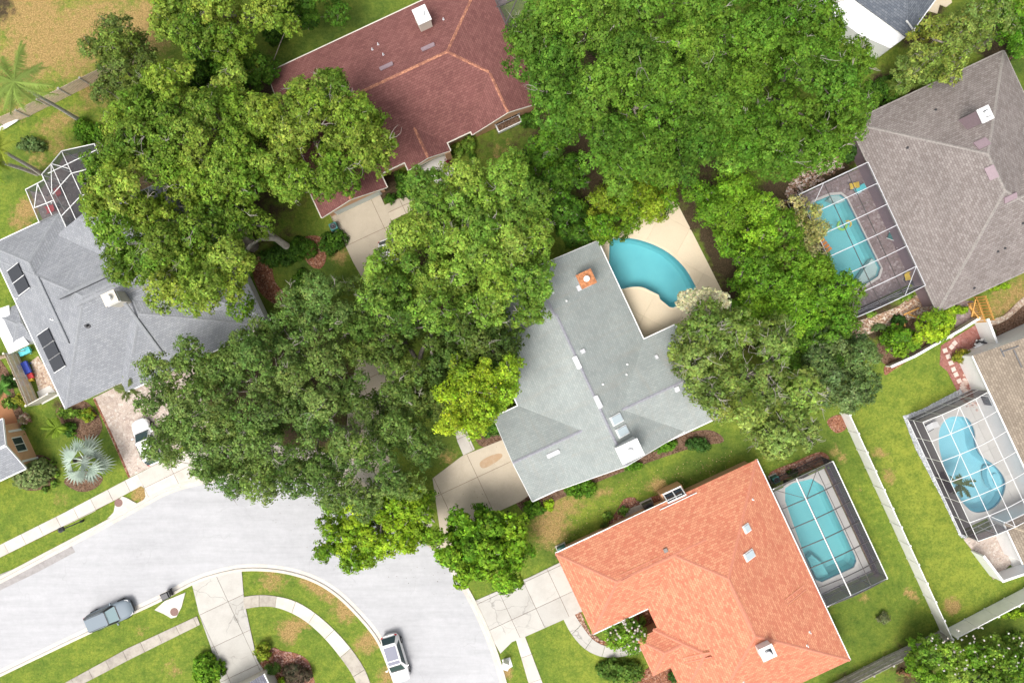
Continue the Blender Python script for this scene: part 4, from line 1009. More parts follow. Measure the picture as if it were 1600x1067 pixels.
for poly in ([(262, 290), (320, 225), (500, 630), (445, 690)], [(320, 225), (385, 145), (575, 560), (500, 630)], [(385, 145), (590, 100), (700, 500), (575, 560)], [(160, 385), (275, 325), (375, 530), (245, 590)]):
    mk('screen_panel', [zp(x, y, zc - .05) for x, y in poly], [(0, 1, 2, 3)], M['scr_dark'], root)
tag(sheet('pool_deck', [(62, 300), (90, 262), (100, 245), (165, 230), (185, 300), (190, 350), (140, 372), (110, 360), (70, 350), (48, 300)], .05, M['paver_brown'], thick=.08), kind='structure')
# top edge: paved yard with a few cage beams
tag(sheet('paved_yard', [(716, 24), (790, 8), (800, -20), (700, -40), (690, -10)], .05, M['paver_brown'], thick=.08), kind='structure')
root = empty('pool_cage', P(760, -15), 'dark screen cage corner at the top edge behind the maroon roof', 'pool cage', 'screened pool cages')
for a, b, m_ in (((716, 22), (734, -14), 'white'), ((772, -4), (797, 54), 'bronze'), ((734, -14), (772, -20), 'bronze'), ((790, 38), (812, -10), 'bronze'), ((775, 12), (812, -4), 'bronze')): beam('roof_beam', M[m_], root, P(*a, 2.8), P(*b, 2.8), .1, .1)
mk('screen_panel', [P(772, -4, 2.77), P(797, 54, 2.77), P(840, 20, 2.77), P(812, -30, 2.77)], [(0, 1, 2, 3)], M['scr'], root)
for a in ((797, 54), (734, -14)): beam('post', M['bronze'], root, P(*a, 2.8), (P(*a, 2.8).x, P(*a, 2.8).y, 0), .1, .1)

# ------------------------------------------------------------------ fences
def panel_fence(label, pts, ht, mat, pitch=2.4, capw=.09, board=None, cat='fence', posts=True, gap=.02, postmat=None, rails=True, name='fence', lean=0):
    root = empty(name, P(*pts[0]), label, cat); W_ = [P(x, y) for x, y in pts]
    for i in range(len(W_) - 1):
        a, b = W_[i], W_[i + 1]; L = (b - a).length; d = (b - a).normalized(); rz = math.atan2(d.y, d.x); n = max(1, round(L / pitch)); s_ = L / n
        for k in range(n + 1):
            if posts and (k < n or i == len(W_) - 2): 
                c = a + d * (k * s_); box('post', postmat or mat, root, (c.x, c.y, ht / 2 + .03), (.13, .13, ht + .06), rz); box('post_cap', postmat or mat, root, (c.x, c.y, ht + .08), (.18, .18, .05), rz)
        nrm = Vector((-d.y, d.x, 0))
        for k in range(n):
            c = a + d * ((k + .5) * s_)
            if board is None:
                box('panel', mat, root, (c.x, c.y, ht / 2), (s_ - .15, .045, ht - .08), rz)
            else:
                m = max(1, int((s_ - .1) / board))
                for j in range(m):
                    q = a + d * (k * s_ + .06 + (j + .5) * (s_ - .12) / m)
                    hh = ht + random.uniform(-.03, .03)
                    box('picket', mat, root, (q.x, q.y, hh / 2), ((s_ - .12) / m - gap, .025, hh), rz + random.uniform(-.02, .02))
            if rails:
                for zz in ((ht - .03,) if board is None else (.35, ht * .55, ht - .25)):
                    q = c + nrm * (0 if board is None else .05); box('rail', postmat or mat, root, (q.x, q.y, zz), (s_ - .13, capw, .06), rz)
    return root
panel_fence('long white vinyl fence running down from the trees to the lower right corner post', [(1313, 645), (1391, 815), (1469, 985)], 1.85, M['vinyl'], 2.1)
panel_fence('white vinyl fence running right from the corner post to the photo edge', [(1476, 983), (1600, 918), (1660, 888)], 1.85, M['vinyl'], 2.3)
panel_fence('weathered grey picket fence below the lawn at the bottom right', [(1290, 1072), (1380, 1026), (1466, 986)], 1.75, M['wood_grey'], 2.4, board=.15)
panel_fence('weathered wooden fence crossing the dry yard at the upper left', [(-30, 212), (45, 182), (110, 149), (175, 117), (230, 92)], 1.7, M['wood_tan'], 2.6, board=.16, gap=.035, postmat=M['wood_grey'])
panel_fence('tan board fence with white cap beside the slate grey house', [(28, 552), (45, 590), (62, 631)], 1.8, M['wood_tan'], 2.0, board=.15, postmat=M['cream'])
panel_fence('cream panel fence joining the tan board fence to the slate grey house', [(62, 631), (95, 613)], 1.8, M['cream'], 2.0)
panel_fence('tan panel fence cut by the left edge below the white patio cover', [(-20, 568), (18, 556)], 1.7, M['wood_tan'], 2.0)
def wall_run(label, pts, ht, th, mat, name='garden_wall'):
    root = empty(name, P(*pts[0]), label, 'wall'); W_ = [P(x, y) for x, y in pts]
    for i in range(len(W_) - 1):
        a, b = W_[i], W_[i + 1]; d = (b - a); L = d.length; rz = math.atan2(d.y, d.x); c = (a + b) / 2
        box('wall_section', mat, root, (c.x, c.y, ht / 2 - .004 * i), (L + th * .6, th, ht - .008 * i), rz); box('coping', M['white'], root, (c.x, c.y, ht + .02 - .004 * i), (L + th, th + .08, .06), rz)
    return root
wall_run('white garden wall curving above the right lawn to the brick patio corner', [(1384, 572), (1420, 556), (1462, 532), (1492, 515), (1522, 496)], 1.0, .16, M['cream'])
wall_run('tall white wall at the right side of the brick patio', [(1522, 500), (1540, 548)], 1.9, .15, M['white'])
wall_run('white wall running right from the tan roof to the photo edge', [(1562, 545), (1600, 522), (1640, 505)], 1.7, .15, M['white'])
wall_run('white wall corner enclosing the bright blue pool yard', [(1518, 860), (1547, 898), (1600, 880), (1650, 860)], 1.7, .14, M['white'])
root = empty('wooden_gate', P(1528, 480), 'open orange wooden gate frame under the taupe roof eave', 'gate')
for a, b in (((1512, 475), (1522, 503)), ((1522, 465), (1535, 500))):
    p, q_ = P(*a), P(*b); d = q_ - p; rz = math.atan2(d.y, d.x)
    for zz in (.3, 1.5): beam('rail', M['wood_new'], root, (p.x, p.y, zz), (q_.x, q_.y, zz), .09, .09)
    for t in np.linspace(0, 1, 9):
        c = p + d * t; box('picket', M['wood_new'], root, (c.x, c.y, .85), (.16, .03, 1.7), rz)
beam('brace', M['wood_new'], root, P(1514, 478, 1.6), P(1530, 498, 1.6), .1, .1); beam('brace', M['wood_new'], root, P(1524, 468, 1.7), P(1518, 495, 1.7), .1, .1)
root = empty('wooden_trellis', P(1415, 495), 'broken orange timber trellis lying over the pebbles', 'trellis')
for a, b in (((1412, 492), (1436, 481)), ((1420, 491), (1442, 500)), ((1411, 500), (1414, 510)), ((1430, 529), (1440, 526)), ((1398, 508), (1404, 506))): beam('timber', M['wood_new'], root, P(*a, .5), P(*b, .7), .14, .1)

# ------------------------------------------------------------------ vehicles
def car(px, py, dpx, label, paint, roofmat, L=4.7, Wd=1.85, Ht=1.62, glassroof=False, name='parked_car', ws=None, side=None):
    ws = ws or M['carglass']; side = side or paint
    """dpx: direction the nose points, in photo pixels"""
    rz = math.atan2(-dpx[1], dpx[0]); root = empty(name, P(px, py) , label, 'car', None, rz)
    def ring(x, w, z0, zs, zt, crown):
        return [(x, -w * .90, z0), (x, -w, z0 + .18), (x, -w, zs), (x, -w * .93, zt), (x, -w * .55, zt + crown), (x, 0, zt + crown * 1.25), (x, w * .55, zt + crown), (x, w * .93, zt), (x, w, zs), (x, w, z0 + .18), (x, w * .90, z0)]
    h = Wd / 2; a = L / 2
    st = [(-a, h * .55, .42, .66, .78, .02), (-a + .12, h * .80, .30, .72, .90, .03), (-a + .45, h * .97, .24, .74, .96, .03), (-a + 1.2, h, .22, .76, .96, .03), (0, h, .22, .74, .95, .03), (a - 1.5, h, .22, .72, .95, .04),
          (a - .8, h * .97, .24, .68, .89, .05), (a - .3, h * .88, .28, .62, .80, .05), (a - .06, h * .64, .36, .56, .68, .03), (a, h * .42, .42, .52, .60, .01)]
    V = []; 
    for s_ in st: V += ring(*s_)
    m = 11; F = [(i * m + k, i * m + k + 1, (i + 1) * m + k + 1, (i + 1) * m + k) for i in range(len(st) - 1) for k in range(m - 1)]
    F += [tuple(range(m)), tuple((len(st) - 1) * m + k for k in range(m - 1, -1, -1))]
    o = mk('body', V, F, paint, root, smooth=True, local=True)
    for t_, (x0_, z0_, y0_) in {'cowl': (a - 1.30, .99, h * .72), 'header': (a - 2.07, Ht - .03, h * .64)}.items(): beam(t_ + '_seal', M['paint_trim'], None, (x0_, -y0_, z0_), (x0_, y0_, z0_), .09, .03).parent = root
    md = o.modifiers.new('s', 'SUBSURF'); md.levels = 1; md.render_levels = 1
    zb, zr = .97, Ht
    # glasshouse: base outline and roof outline (front to back)
    fb, ff, rr, rb = a - 1.30, a - 2.05, -a + .55, -a + .12
    wb, wr = h * .93, h * .73
    B = [(fb, wb * .80), (fb - .35, wb), (-.3, wb * 1.0), (rb + .45, wb), (rb, wb * .82)]
    T = [(ff, wr * .86), (ff - .25, wr), (-.3, wr * 1.03), (rr + .3, wr), (rr, wr * .86)]
    def gl(nm, q, mat): return mk(nm, q, [tuple(range(len(q)))], mat, root, local=True)
    bp = lambda i, s_: (B[i][0], B[i][1] * s_, zb); tp = lambda i, s_: (T[i][0], T[i][1] * s_, zr - .06)
    gl('windshield', [bp(0, -1), bp(0, 1), tp(0, 1), tp(0, -1)], ws)
    gl('rear_window', [bp(4, 1), bp(4, -1), tp(4, -1), tp(4, 1)], M['carglass'])
    for s_ in (1, -1):
        for i in range(4):
            gl('pillar' if i in (0,) else 'side_window', [bp(i, s_), bp(i + 1, s_), tp(i + 1, s_), tp(i, s_)], M['carglass'] if i in (1, 2) else side)
        mk('mirror', [(fb - .35 + x, s_ * (h + y), .98 + z) for x, y, z in ((0, -.05, 0), (.16, 0, 0), (.14, .2, 0), (.02, .22, 0), (0, -.05, .15), (.14, 0, .15), (.12, .19, .13), (.02, .21, .13))],
           [(0, 1, 2, 3), (4, 5, 6, 7), (0, 1, 5, 4), (1, 2, 6, 5), (2, 3, 7, 6), (3, 0, 4, 7)], paint, root, local=True)
        mk('headlight', [(a - .42, s_ * h * .88, .74), (a - .12, s_ * h * .76, .66), (a - .10, s_ * h * .5, .70), (a - .3, s_ * h * .6, .80)], [(0, 1, 2, 3)], M['lamp'], root, local=True)
        mk('tail_light', [(-a + .14, s_ * h * .9, .84), (-a + .02, s_ * h * .74, .80), (-a + .03, s_ * h * .6, .86), (-a + .16, s_ * h * .7, .96)], [(0, 1, 2, 3)], M['red'], root, local=True)
        for wx in (a - .95, -a + .92):
            V = []; n = 18
            for (r_, y) in ((.20, .10), (.30, .11), (.34, .08), (.34, -.1), (.2, -.1)): V += [(wx + r_ * math.cos(6.2832 * i / n), s_ * (h - .08 + y), .34 + r_ * math.sin(6.2832 * i / n)) for i in range(n)]
            wo = mk('wheel', V, [(k * n + i, k * n + (i + 1) % n, (k + 1) * n + (i + 1) % n, (k + 1) * n + i) for k in range(4) for i in range(n)], M['rubber'], root, local=True)
            rv = [(wx + r_ * math.cos(6.2832 * i / n), s_ * (h + y), .34 + r_ * math.sin(6.2832 * i / n)) for (r_, y) in ((.2, .01), (.05, -.03)) for i in range(n)]
            mk('rim', rv, [(i, (i + 1) % n, n + (i + 1) % n, n + i) for i in range(n)] + [tuple(n + i for i in range(n))], M['rim'], wo, local=True)
    V = [(x, y, zr - .06) for x, y in T] + [(x, -y, zr - .06) for x, y in T[::-1]]
    n = len(V); c = [(x * .93 - .02, y * .86, zr) for x, y, z in V]
    mk('roof', V + c, [(i, (i + 1) % n, n + (i + 1) % n, n + i) for i in range(n)] + [tuple(n + i for i in range(n))], paint, root, local=True, smooth=False)
    if glassroof:
        for (x0, x1) in ((ff - .15, -.15), (-.25, rr + .25)):
            mk('sunroof', [(x0, -wr * .82, zr + .012), (x1, -wr * .84, zr + .012), (x1, wr * .84, zr + .012), (x0, wr * .82, zr + .012)], [(0, 1, 2, 3)], roofmat, root, local=True)
    else:
        for s_ in (1, -1): beam('roof_rail', M['paint_trim'], None, (ff - .3, s_ * wr * .9, zr + .02), (rr + .2, s_ * wr * .9, zr + .02), .04, .04).parent = root
    mk('bumper_trim', [(a - .02, -h * .55, .36), (a + .03, -h * .3, .34), (a + .03, h * .3, .34), (a - .02, h * .55, .36), (a - .02, -h * .55, .52), (a + .02, -h * .3, .54), (a + .02, h * .3, .54), (a - .02, h * .55, .52)], [(0, 1, 5, 4), (1, 2, 6, 5), (2, 3, 7, 6)], M['paint_trim'], root, local=True)
    mk('wiper', [(fb + .03, -.5, zb + .03), (fb + .06, .4, zb + .03), (fb + .03, .4, zb + .05), (fb, -.5, zb + .05)], [(0, 1, 2, 3)], M['paint_trim'], root, local=True)
    return root
car(177, 957, (62, -26), 'steel grey car with roof rails parked by the kerb near the black bin', M['paint_grey'], None, 4.7, 1.9, ws=M['paleglass'], side=M['paint_trim'])
car(620, 1023, (19, 64), 'white car with dark glass roof parked on the curving road at the bottom', M['paint_white'], N('sunroof_glass').col((.20, .205, .26), .3, 0, .1), 4.75, 1.9, 1.6, True)
car(236, 688, (-22, -52), 'white car half hidden by the oak on the paver driveway', M['paint_white'], None, 4.6, 1.85)
car(616, 410, (16, 44), 'white car showing through the tree on the maroon house driveway', M['paint_white'], None, 4.5, 1.8)

# ------------------------------------------------------------------ street and yard things
def lathe(name, c, prof, mat, parent=None, n=12):
    V = [(c[0] + r * math.cos(6.2832 * i / n), c[1] + r * math.sin(6.2832 * i / n), c[2] + z) for r, z in prof for i in range(n)]
    F = [(j * n + i, j * n + (i + 1) % n, (j + 1) * n + (i + 1) % n, (j + 1) * n + i) for j in range(len(prof) - 1) for i in range(n)]
    F.append(tuple((len(prof) - 1) * n + i for i in range(n)))
    return mk(name, V, F, mat, parent)
b = P(130, 813)
lp = empty('street_lamp', b, 'black post lamp with square head in the verge by the left sidewalk', 'street lamp')
lathe('post', b, [(.12, 0), (.12, .4), (.055, .5), (.05, 3.0)], M['dark'], lp, 10)
beam('arm', M['dark'], lp, b + Vector((0, 0, 2.95)), b + Vector((-.1, 0, 3.1)), .06, .06)
box('lamp_head', M['dark'], lp, b + Vector((0, 0, 3.15)), (.42, .42, .3), R(25)); box('lamp_glass', M['lamp'], lp, b + Vector((0, 0, 3.0)), (.34, .34, .08), R(25)); lathe('lamp_finial', b + Vector((0, 0, 3.3)), [(.26, 0), (.08, .12), (.02, .2)], M['dark'], lp, 8)
b = P(266, 925)
t = empty('trash_cart', b, 'black wheeled trash cart standing in the road by the drain apron', 'trash bin', rz=R(115))
def frus(name, w0, l0, w1, l1, z0, z1, mat, root, dx=0): 
    V = [(sx * w0 / 2, sy * l0 / 2, z0) for sx, sy in ((-1, -1), (1, -1), (1, 1), (-1, 1))] + [(sx * w1 / 2 + dx, sy * l1 / 2, z1) for sx, sy in ((-1, -1), (1, -1), (1, 1), (-1, 1))]
    return mk(name, V, [(3, 2, 1, 0), (4, 5, 6, 7), (0, 1, 5, 4), (1, 2, 6, 5), (2, 3, 7, 6), (3, 0, 4, 7)], mat, root, local=True)
frus('bin_body', .46, .55, .62, .75, .08, 1.0, M['dark'], t); frus('lid', .68, .82, .5, .66, 1.0, 1.12, M['dark'], t)
frus('handle', .5, .05, .5, .05, 1.0, 1.06, M['dark'], t).location = (0, -.46, 0)
for s_ in (-1, 1): 
    V = [(s_ * (.26 + y), -.25 + .13 * math.cos(6.2832 * i / 12), .13 + .13 * math.sin(6.2832 * i / 12)) for y in (0, .06) for i in range(12)]
    mk('wheel', V, [(i, (i + 1) % 12, 12 + (i + 1) % 12, 12 + i) for i in range(12)] + [tuple(range(12)), tuple(range(12, 24))], M['rubber'], t, local=True)
def ac(px, py, label, c, s_=.9, rz=25):
    b = P(px, py); t = empty('air_conditioner', b, label, 'air conditioner')
    box('casing', c, t, b + Vector((0, 0, .45)), (s_, s_, .8), R(rz)); box('pad', M['walk_old'], t, b + Vector((0, 0, .05)), (s_ + .25, s_ + .25, .12), R(rz))
    lathe('fan_guard', b + Vector((0, 0, .85)), [(s_ * .42, 0), (s_ * .42, .04), (s_ * .36, .05), (s_ * .14, .02), (s_ * .12, .08), (.02, .1)], M['dark'], t, 16)
    for k in range(6): beam('louvre', M['dark'], t, b + Vector((math.cos(k * 1.047) * .08, math.sin(k * 1.047) * .08, .92)), b + Vector((math.cos(k * 1.047) * s_ * .42, math.sin(k * 1.047) * s_ * .42, .90)), .03, .02)
ac(1012, 790, 'dark air conditioner unit on its pad beside the orange roof window', M['bronze'], 1.0)
ac(878, 857, 'dark green equipment box at the upper left corner of the orange roof', M['teal'], .8)
ac(1208, 747, 'small teal pump box at the top corner of the bronze pool cage', M['teal'], .6)
ac(524, 356, 'green bin unit at the left end of the maroon house garage', M['teal'], .7)
# utilities meter box and mailbox on the kerb
b = P(790, 1035, .3); t = empty('mailbox', P(790, 1035), 'white brick mailbox pillar on the kerb below the cracked driveway', 'mailbox')
box('pillar', M['white'], t, (b.x, b.y, .55), (.55, .5, 1.1), R(-20)); box('cap', M['white'], t, (b.x, b.y, 1.13), (.65, .6, .08), R(-20)); box('door', M['dark'], t, (b.x - .28, b.y - .02, .8), (.03, .25, .2), R(-20))
# kayak and yard toys
b = P(8, 197); V = []
for i, (x, w, z) in enumerate([(-2.0, .02, .28), (-1.3, .28, .25), (0, .38, .22), (1.3, .28, .25), (2.0, .02, .28)]):
    V += [(x, -w, .2), (x, -w * .6, .02), (x, w * .6, .02), (x, w, .2), (x, w * .5, z + .08), (x, -w * .5, z + .08)]
F = [(i * 6 + k, i * 6 + (k + 1) % 6, (i + 1) * 6 + (k + 1) % 6, (i + 1) * 6 + k) for i in range(4) for k in range(6)]
o = mk('boat_hull', V, F, M['white'], local=True); o.location = b; o.rotation_euler = (0, 0, R(28)); tag(o, 'white upturned boat hull lying by the wooden fence at the left edge', 'boat')
def lounge(px, py, rz, frame, cloth, label, group, length=1.9):
    b = P(px, py); t = empty('lounge_chair', b, label, 'chair', group, R(rz))
    mk('seat', [(-length / 2, -.3, .35), (.2, -.3, .35), (.2, .3, .35), (-length / 2, .3, .35), (-length / 2, -.3, .3), (.2, -.3, .3), (.2, .3, .3), (-length / 2, .3, .3)], [(0, 1, 2, 3), (7, 6, 5, 4), (0, 4, 5, 1), (2, 6, 7, 3)], cloth, t, local=True)
    mk('backrest', [(.2, -.3, .36), (length / 2, -.3, .75), (length / 2, .3, .75), (.2, .3, .36)], [(0, 1, 2, 3)], cloth, t, local=True)
    for x in (-length / 2 + .1, .3):
        for y in (-.3, .3): 
            o = box('leg', frame, None, (x, y, .17), (.05, .05, .34)); o.parent = t
    for y in (-.33, .33): o = box('side_rail', frame, None, (-.3, y, .36), (length * .7, .05, .05)); o.parent = t
G_ = 'poolside chairs in the pool cages'
lounge(1408, 376, 70, M['white'], M['dark'], 'white framed chair on the taupe house pool deck, nearer the middle', G_)
lounge(1428, 436, 60, M['white'], M['dark'], 'white framed chair on the taupe house pool deck, lower end', G_, 1.4)
lounge(1395, 372, -20, M['white'], M['teal'], 'dark green chair beside the white framed chair in the taupe house cage', G_, 1.3)
lounge(1340, 297, 30, M['ventpale'], M['turq'], 'pale blue chair at the top of the taupe house pool deck', G_, .9)
lounge(1542, 635, -60, M['dark'], M['dark'], 'dark lounger at the top of the kidney pool deck', G_); lounge(1557, 648, -60, M['dark'], M['solar'], 'second dark lounger beside the kidney pool, nearer the tan roof', G_)
lounge(1585, 715, -60, M['dark'], M['dark'], 'dark lounger under the tan eave right of the kidney pool', G_); lounge(1473, 752, -60, M['dark'], M['dark'], 'dark lounger left of the kidney pool beside the potted palm', G_)
lounge(1452, 665, 30, M['dark'], M['white'], 'small white chair in the upper left corner of the kidney pool cage', G_, 1.0)
lounge(94, 303, -65, M['red'], M['red'], 'red chair under the white framed cage, upper one', G_, 1.1); lounge(84, 327, 20, M['red'], M['red'], 'red chair under the white framed cage, lower one', G_, 1.0)
lounge(150, 322, 50, M['teal'], M['teal'], 'teal lounger at the oak edge under the white framed cage', G_)
lounge(1415, 432, 100, M['dark'], M['yellow'], 'yellow chair at the lower end of the taupe house pool deck', G_, .8); lounge(1331, 292, 10, M['dark'], M['yellow'], 'yellow chair at the top end of the taupe house pool deck', G_, .7)
def ringfloat(px, py, r, mat, label, arc=6.28, rz=0, tube=.13):
    b = P(px, py, -.05); V = []; n = 24; k = 8
    for i in range(n + 1):
        a = arc * i / n + rz
        for j in range(k):
            t = 6.2832 * j / k; rr = r + tube * math.cos(t); V.append((b.x + rr * math.cos(a), b.y + rr * math.sin(a), -.06 + tube * math.sin(t)))
    F = [(i * k + j, (i + 1) * k + j, (i + 1) * k + (j + 1) % k, i * k + (j + 1) % k) for i in range(n) for j in range(k)]
    o = recentre(mk('pool_float', V, F, mat, smooth=True)); tag(o, label, 'pool float'); return o
ringfloat(1316, 352, .42, M['lime'], 'lime green ring float in the taupe house pool', 4.4, 2.2)
ringfloat(1325, 350, .3, M['yellow'], 'small yellow green float beside the lime ring', 3.2, -1.0, .08)
t = empty('air_mattress', P(1288, 379), 'orange ribbed air mattress beside the yellow leaved shrub', 'air mattress')
for i in range(5):
    p = P(1280 + i * 3.6, 372 + i * 4.6, .12) ; box('air_tube', M['orange'], t, p, (.26, .62, .2), R(-52))
for (x, y, s_, mt, nm, lb) in ((33, 574, (.55, .55, .1), 'blue', 'toy_table', 'round blue toy table by the tan board fence, upper one'), (41, 598, (.5, .5, .3), 'blue', 'toy_table', 'blue toy stool by the tan board fence, lower one'), (37, 589, (1.1, .9, .25), 'white', 'toy_bench', 'white toy bench between the blue stools'),
                           (46, 574, (.6, 1.2, .4), 'navy', 'toy_slide', 'navy blue toy slide beside the slate grey roof'), (52, 587, (.5, .5, .3), 'red', 'toy_car', 'small red toy beside the navy slide'), (52, 593, (.4, .3, .25), 'yellow', 'toy_car', 'small yellow toy below the red one'), (44, 549, (1.1, .6, .4), 'turq', 'toy_boat', 'turquoise toy tub under the edge of the white patio cover')):
    b = P(x, y); t = empty(nm, b, lb, 'toy')
    box('top', M[mt], t, b + Vector((0, 0, .12 + s_[2] / 2 + .1)), (s_[0], s_[1], s_[2] * .6), R(25))
    for dx in (-.35, .35):
        for dy in (-.35, .35): box('leg', M[mt], t, b + Vector((dx * s_[0], dy * s_[1], .12)), (.06, .06, .24), R(25))
# stepping stones and small objects on the brick patio
root = empty('stepping_stones', P(1488, 590), None, None); tag(root, kind='structure')
for i, (x, y, a) in enumerate([(1476, 547.5, 20), (1481, 557, 20), (1485, 567, 22), (1489, 577, 25), (1493, 585, 25), (1498, 595, 25), (1503, 606, 28), (1486, 542, -40), (1491, 536, -40), (1485, 525, 20), (1508, 611, 28)]):
    box('flagstone', M['flag'], root, P(x, y) + Vector((0, 0, .06)), (.42, .42, .07), R(a) if i < 7 else R(45))
t = empty('rock_pile', P(1530, 542), 'pile of white driftwood and stones beside the tan roof corner', 'rock pile')
for i in range(16):
    p = P(1524 + random.uniform(-7, 10), 541 + random.uniform(-8, 8)); box('rock', M['white'] if i % 3 else M['dark'], t, p + Vector((0, 0, .2 + random.uniform(0, .3))), (random.uniform(.2, .9), random.uniform(.1, .25), random.uniform(.1, .3)), rot=(random.uniform(-.5, .5), random.uniform(-.5, .5), random.uniform(0, 3)))

# ------------------------------------------------------------------ vegetation
def leafcloud(name, centres, radii, bunch, per, leaf, cols, parent=None, squash=.8, seed=1, up=.25, inner=.2, stretch=1.0, mat='leaf', lum=.22, dense=1.0, drop=-.35, lcol=None):
    """crown of leaf bunches on the outside of several rounded boughs, one mesh; centres (n,3), radii (n)"""
    rg = np.random.default_rng(seed); PP = []; NN = []; CC = []; cols = np.array(cols, float)
    for li, (c, r) in enumerate(zip(centres, radii)):
        nb = max(6, int(dense * 2 * math.pi * r * r * (1 - drop) / (math.pi * bunch * bunch) * 1.45))
        d = rg.normal(size=(nb * 3, 3)); d /= np.linalg.norm(d, axis=1)[:, None]; d = d[d[:, 2] > drop][:nb]; nb = len(d)
        f = rg.normal(size=(3, 3)) * 2.2; ph = rg.uniform(0, 6, 3)
        bump = 1 + .13 * np.sin(d @ f[0] + ph[0]) + .10 * np.sin(d @ f[1] * 1.7 + ph[1])
        rad = r * bump * rg.uniform(.84, 1.03, nb)
        bc = np.array(c) + d * rad[:, None] * np.array([1, 1, squash])
        k = per; dd = rg.normal(size=(nb, k, 3)); dd /= np.linalg.norm(dd, axis=2)[:, :, None]; dd[:, :, 2] = np.abs(dd[:, :, 2]) * .9 - .15
        q = bc[:, None, :] + dd * (bunch * rg.uniform(.35, 1.05, (nb, k, 1)))
        nrm = dd * .6 + d[:, None, :] * .6 + rg.normal(size=(nb, k, 3)) * .26; nrm[:, :, 2] += up
        tc = cols[rg.integers(0, len(cols))] * .55 + cols.mean(0) * .45 if lcol is None else np.array(lcol[li])
        bcid = cols[rg.integers(0, len(cols), nb)] * (.5 if lcol is None else .28) + tc * (.5 if lcol is None else .72)
        bcid = bcid * (1 + rg.normal(size=(nb, 1)) * lum * .6)
        col = bcid[:, None, :] * (1 + rg.normal(size=(nb, k, 1)) * lum) * (1 + rg.normal(size=(nb, k, 3)) * .07)
        PP.append(q.reshape(-1, 3)); NN.append(nrm.reshape(-1, 3)); CC.append(col.reshape(-1, 3))
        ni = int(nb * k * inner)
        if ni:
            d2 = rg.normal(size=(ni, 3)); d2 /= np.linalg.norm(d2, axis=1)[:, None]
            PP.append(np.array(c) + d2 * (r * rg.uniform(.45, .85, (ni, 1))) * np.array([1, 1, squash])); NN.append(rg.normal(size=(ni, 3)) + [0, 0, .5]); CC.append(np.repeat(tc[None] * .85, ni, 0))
    Pn = np.concatenate(PP); Nn = np.concatenate(NN); Cn = np.clip(np.concatenate(CC) * (1.22 if mat == 'leaf' and np.mean(cols) < .3 else 1), .004, .8); n = len(Pn)
    Nn /= np.linalg.norm(Nn, axis=1)[:, None]
    t = rg.normal(size=(n, 3)); t -= (t * Nn).sum(1)[:, None] * Nn; t /= np.linalg.norm(t, axis=1)[:, None]; b = np.cross(Nn, t)
    s = leaf * LS * rg.uniform(.65, 1.3, (n, 1))
    V = np.empty((n, 3, 3)); V[:, 0] = Pn - t * s * stretch * .55; V[:, 1] = Pn + b * s * .48 + t * s * stretch * .35; V[:, 2] = Pn - b * s * .48 + t * s * stretch * .35 + Nn * s * .06
    off = np.array(wloc(parent)) if parent else np.zeros(3)
    V = (V.reshape(-1, 3) - off).astype(np.float32)
    me = bpy.data.meshes.new(name); me.vertices.add(n * 3); me.vertices.foreach_set('co', V.ravel()); me.loops.add(n * 3); me.loops.foreach_set('vertex_index', np.arange(n * 3, dtype=np.int32))
    me.polygons.add(n); me.polygons.foreach_set('loop_start', np.arange(0, n * 3, 3, dtype=np.int32)); me.polygons.foreach_set('loop_total', np.full(n, 3, np.int32)); me.update(calc_edges=True)
    at = me.attributes.new('tint', 'FLOAT_COLOR', 'POINT'); cc = np.ones((n, 3, 4), np.float32); cc[:, :, :3] = Cn[:, None, :]; at.data.foreach_set('color', cc.ravel())
    me.materials.append(M[mat]); o = bpy.data.objects.new(name, me); C.objects.link(o)
    if parent: o.parent = parent
    global NLEAF; NLEAF += n
    return o
NLEAF = 0; LS = 1.0
def limbs(name, paths, mat, parent, sides=5):
    V = []; F = []
    for pts, rads in paths:
        b0 = len(V); 
        for i, (p, r) in enumerate(zip(pts, rads)):
            d = (Vector(pts[min(i + 1, len(pts) - 1)]) - Vector(pts[max(i - 1, 0)])).normalized()
            x = d.orthogonal().normalized(); y = d.cross(x)
            V += [Vector(p) + (x * math.cos(6.2832 * k / sides) + y * math.sin(6.2832 * k / sides)) * r for k in range(sides)]
        for i in range(len(pts) - 1):
            for k in range(sides): F.append((b0 + i * sides + k, b0 + i * sides + (k + 1) % sides, b0 + (i + 1) * sides + (k + 1) % sides, b0 + (i + 1) * sides + k))
    return mk(name, V, F, mat, parent, smooth=True)
def bend(a, b, r0, r1, n=5, wob=.12, sag=.0):
    a, b = Vector(a), Vector(b); L = (b - a).length; pts = []; rads = []
    w1 = Vector((random.uniform(-1, 1), random.uniform(-1, 1), random.uniform(-.3, .8))) * L * wob
    for i in range(n + 1):
        t = i / n; pts.append(a.lerp(b, t) + w1 * math.sin(math.pi * t) + Vector((random.uniform(-1, 1), random.uniform(-1, 1), 0)) * L * .02 * (0 < i < n)); rads.append(r0 + (r1 - r0) * t)
    return pts, rads
TK = 1.5
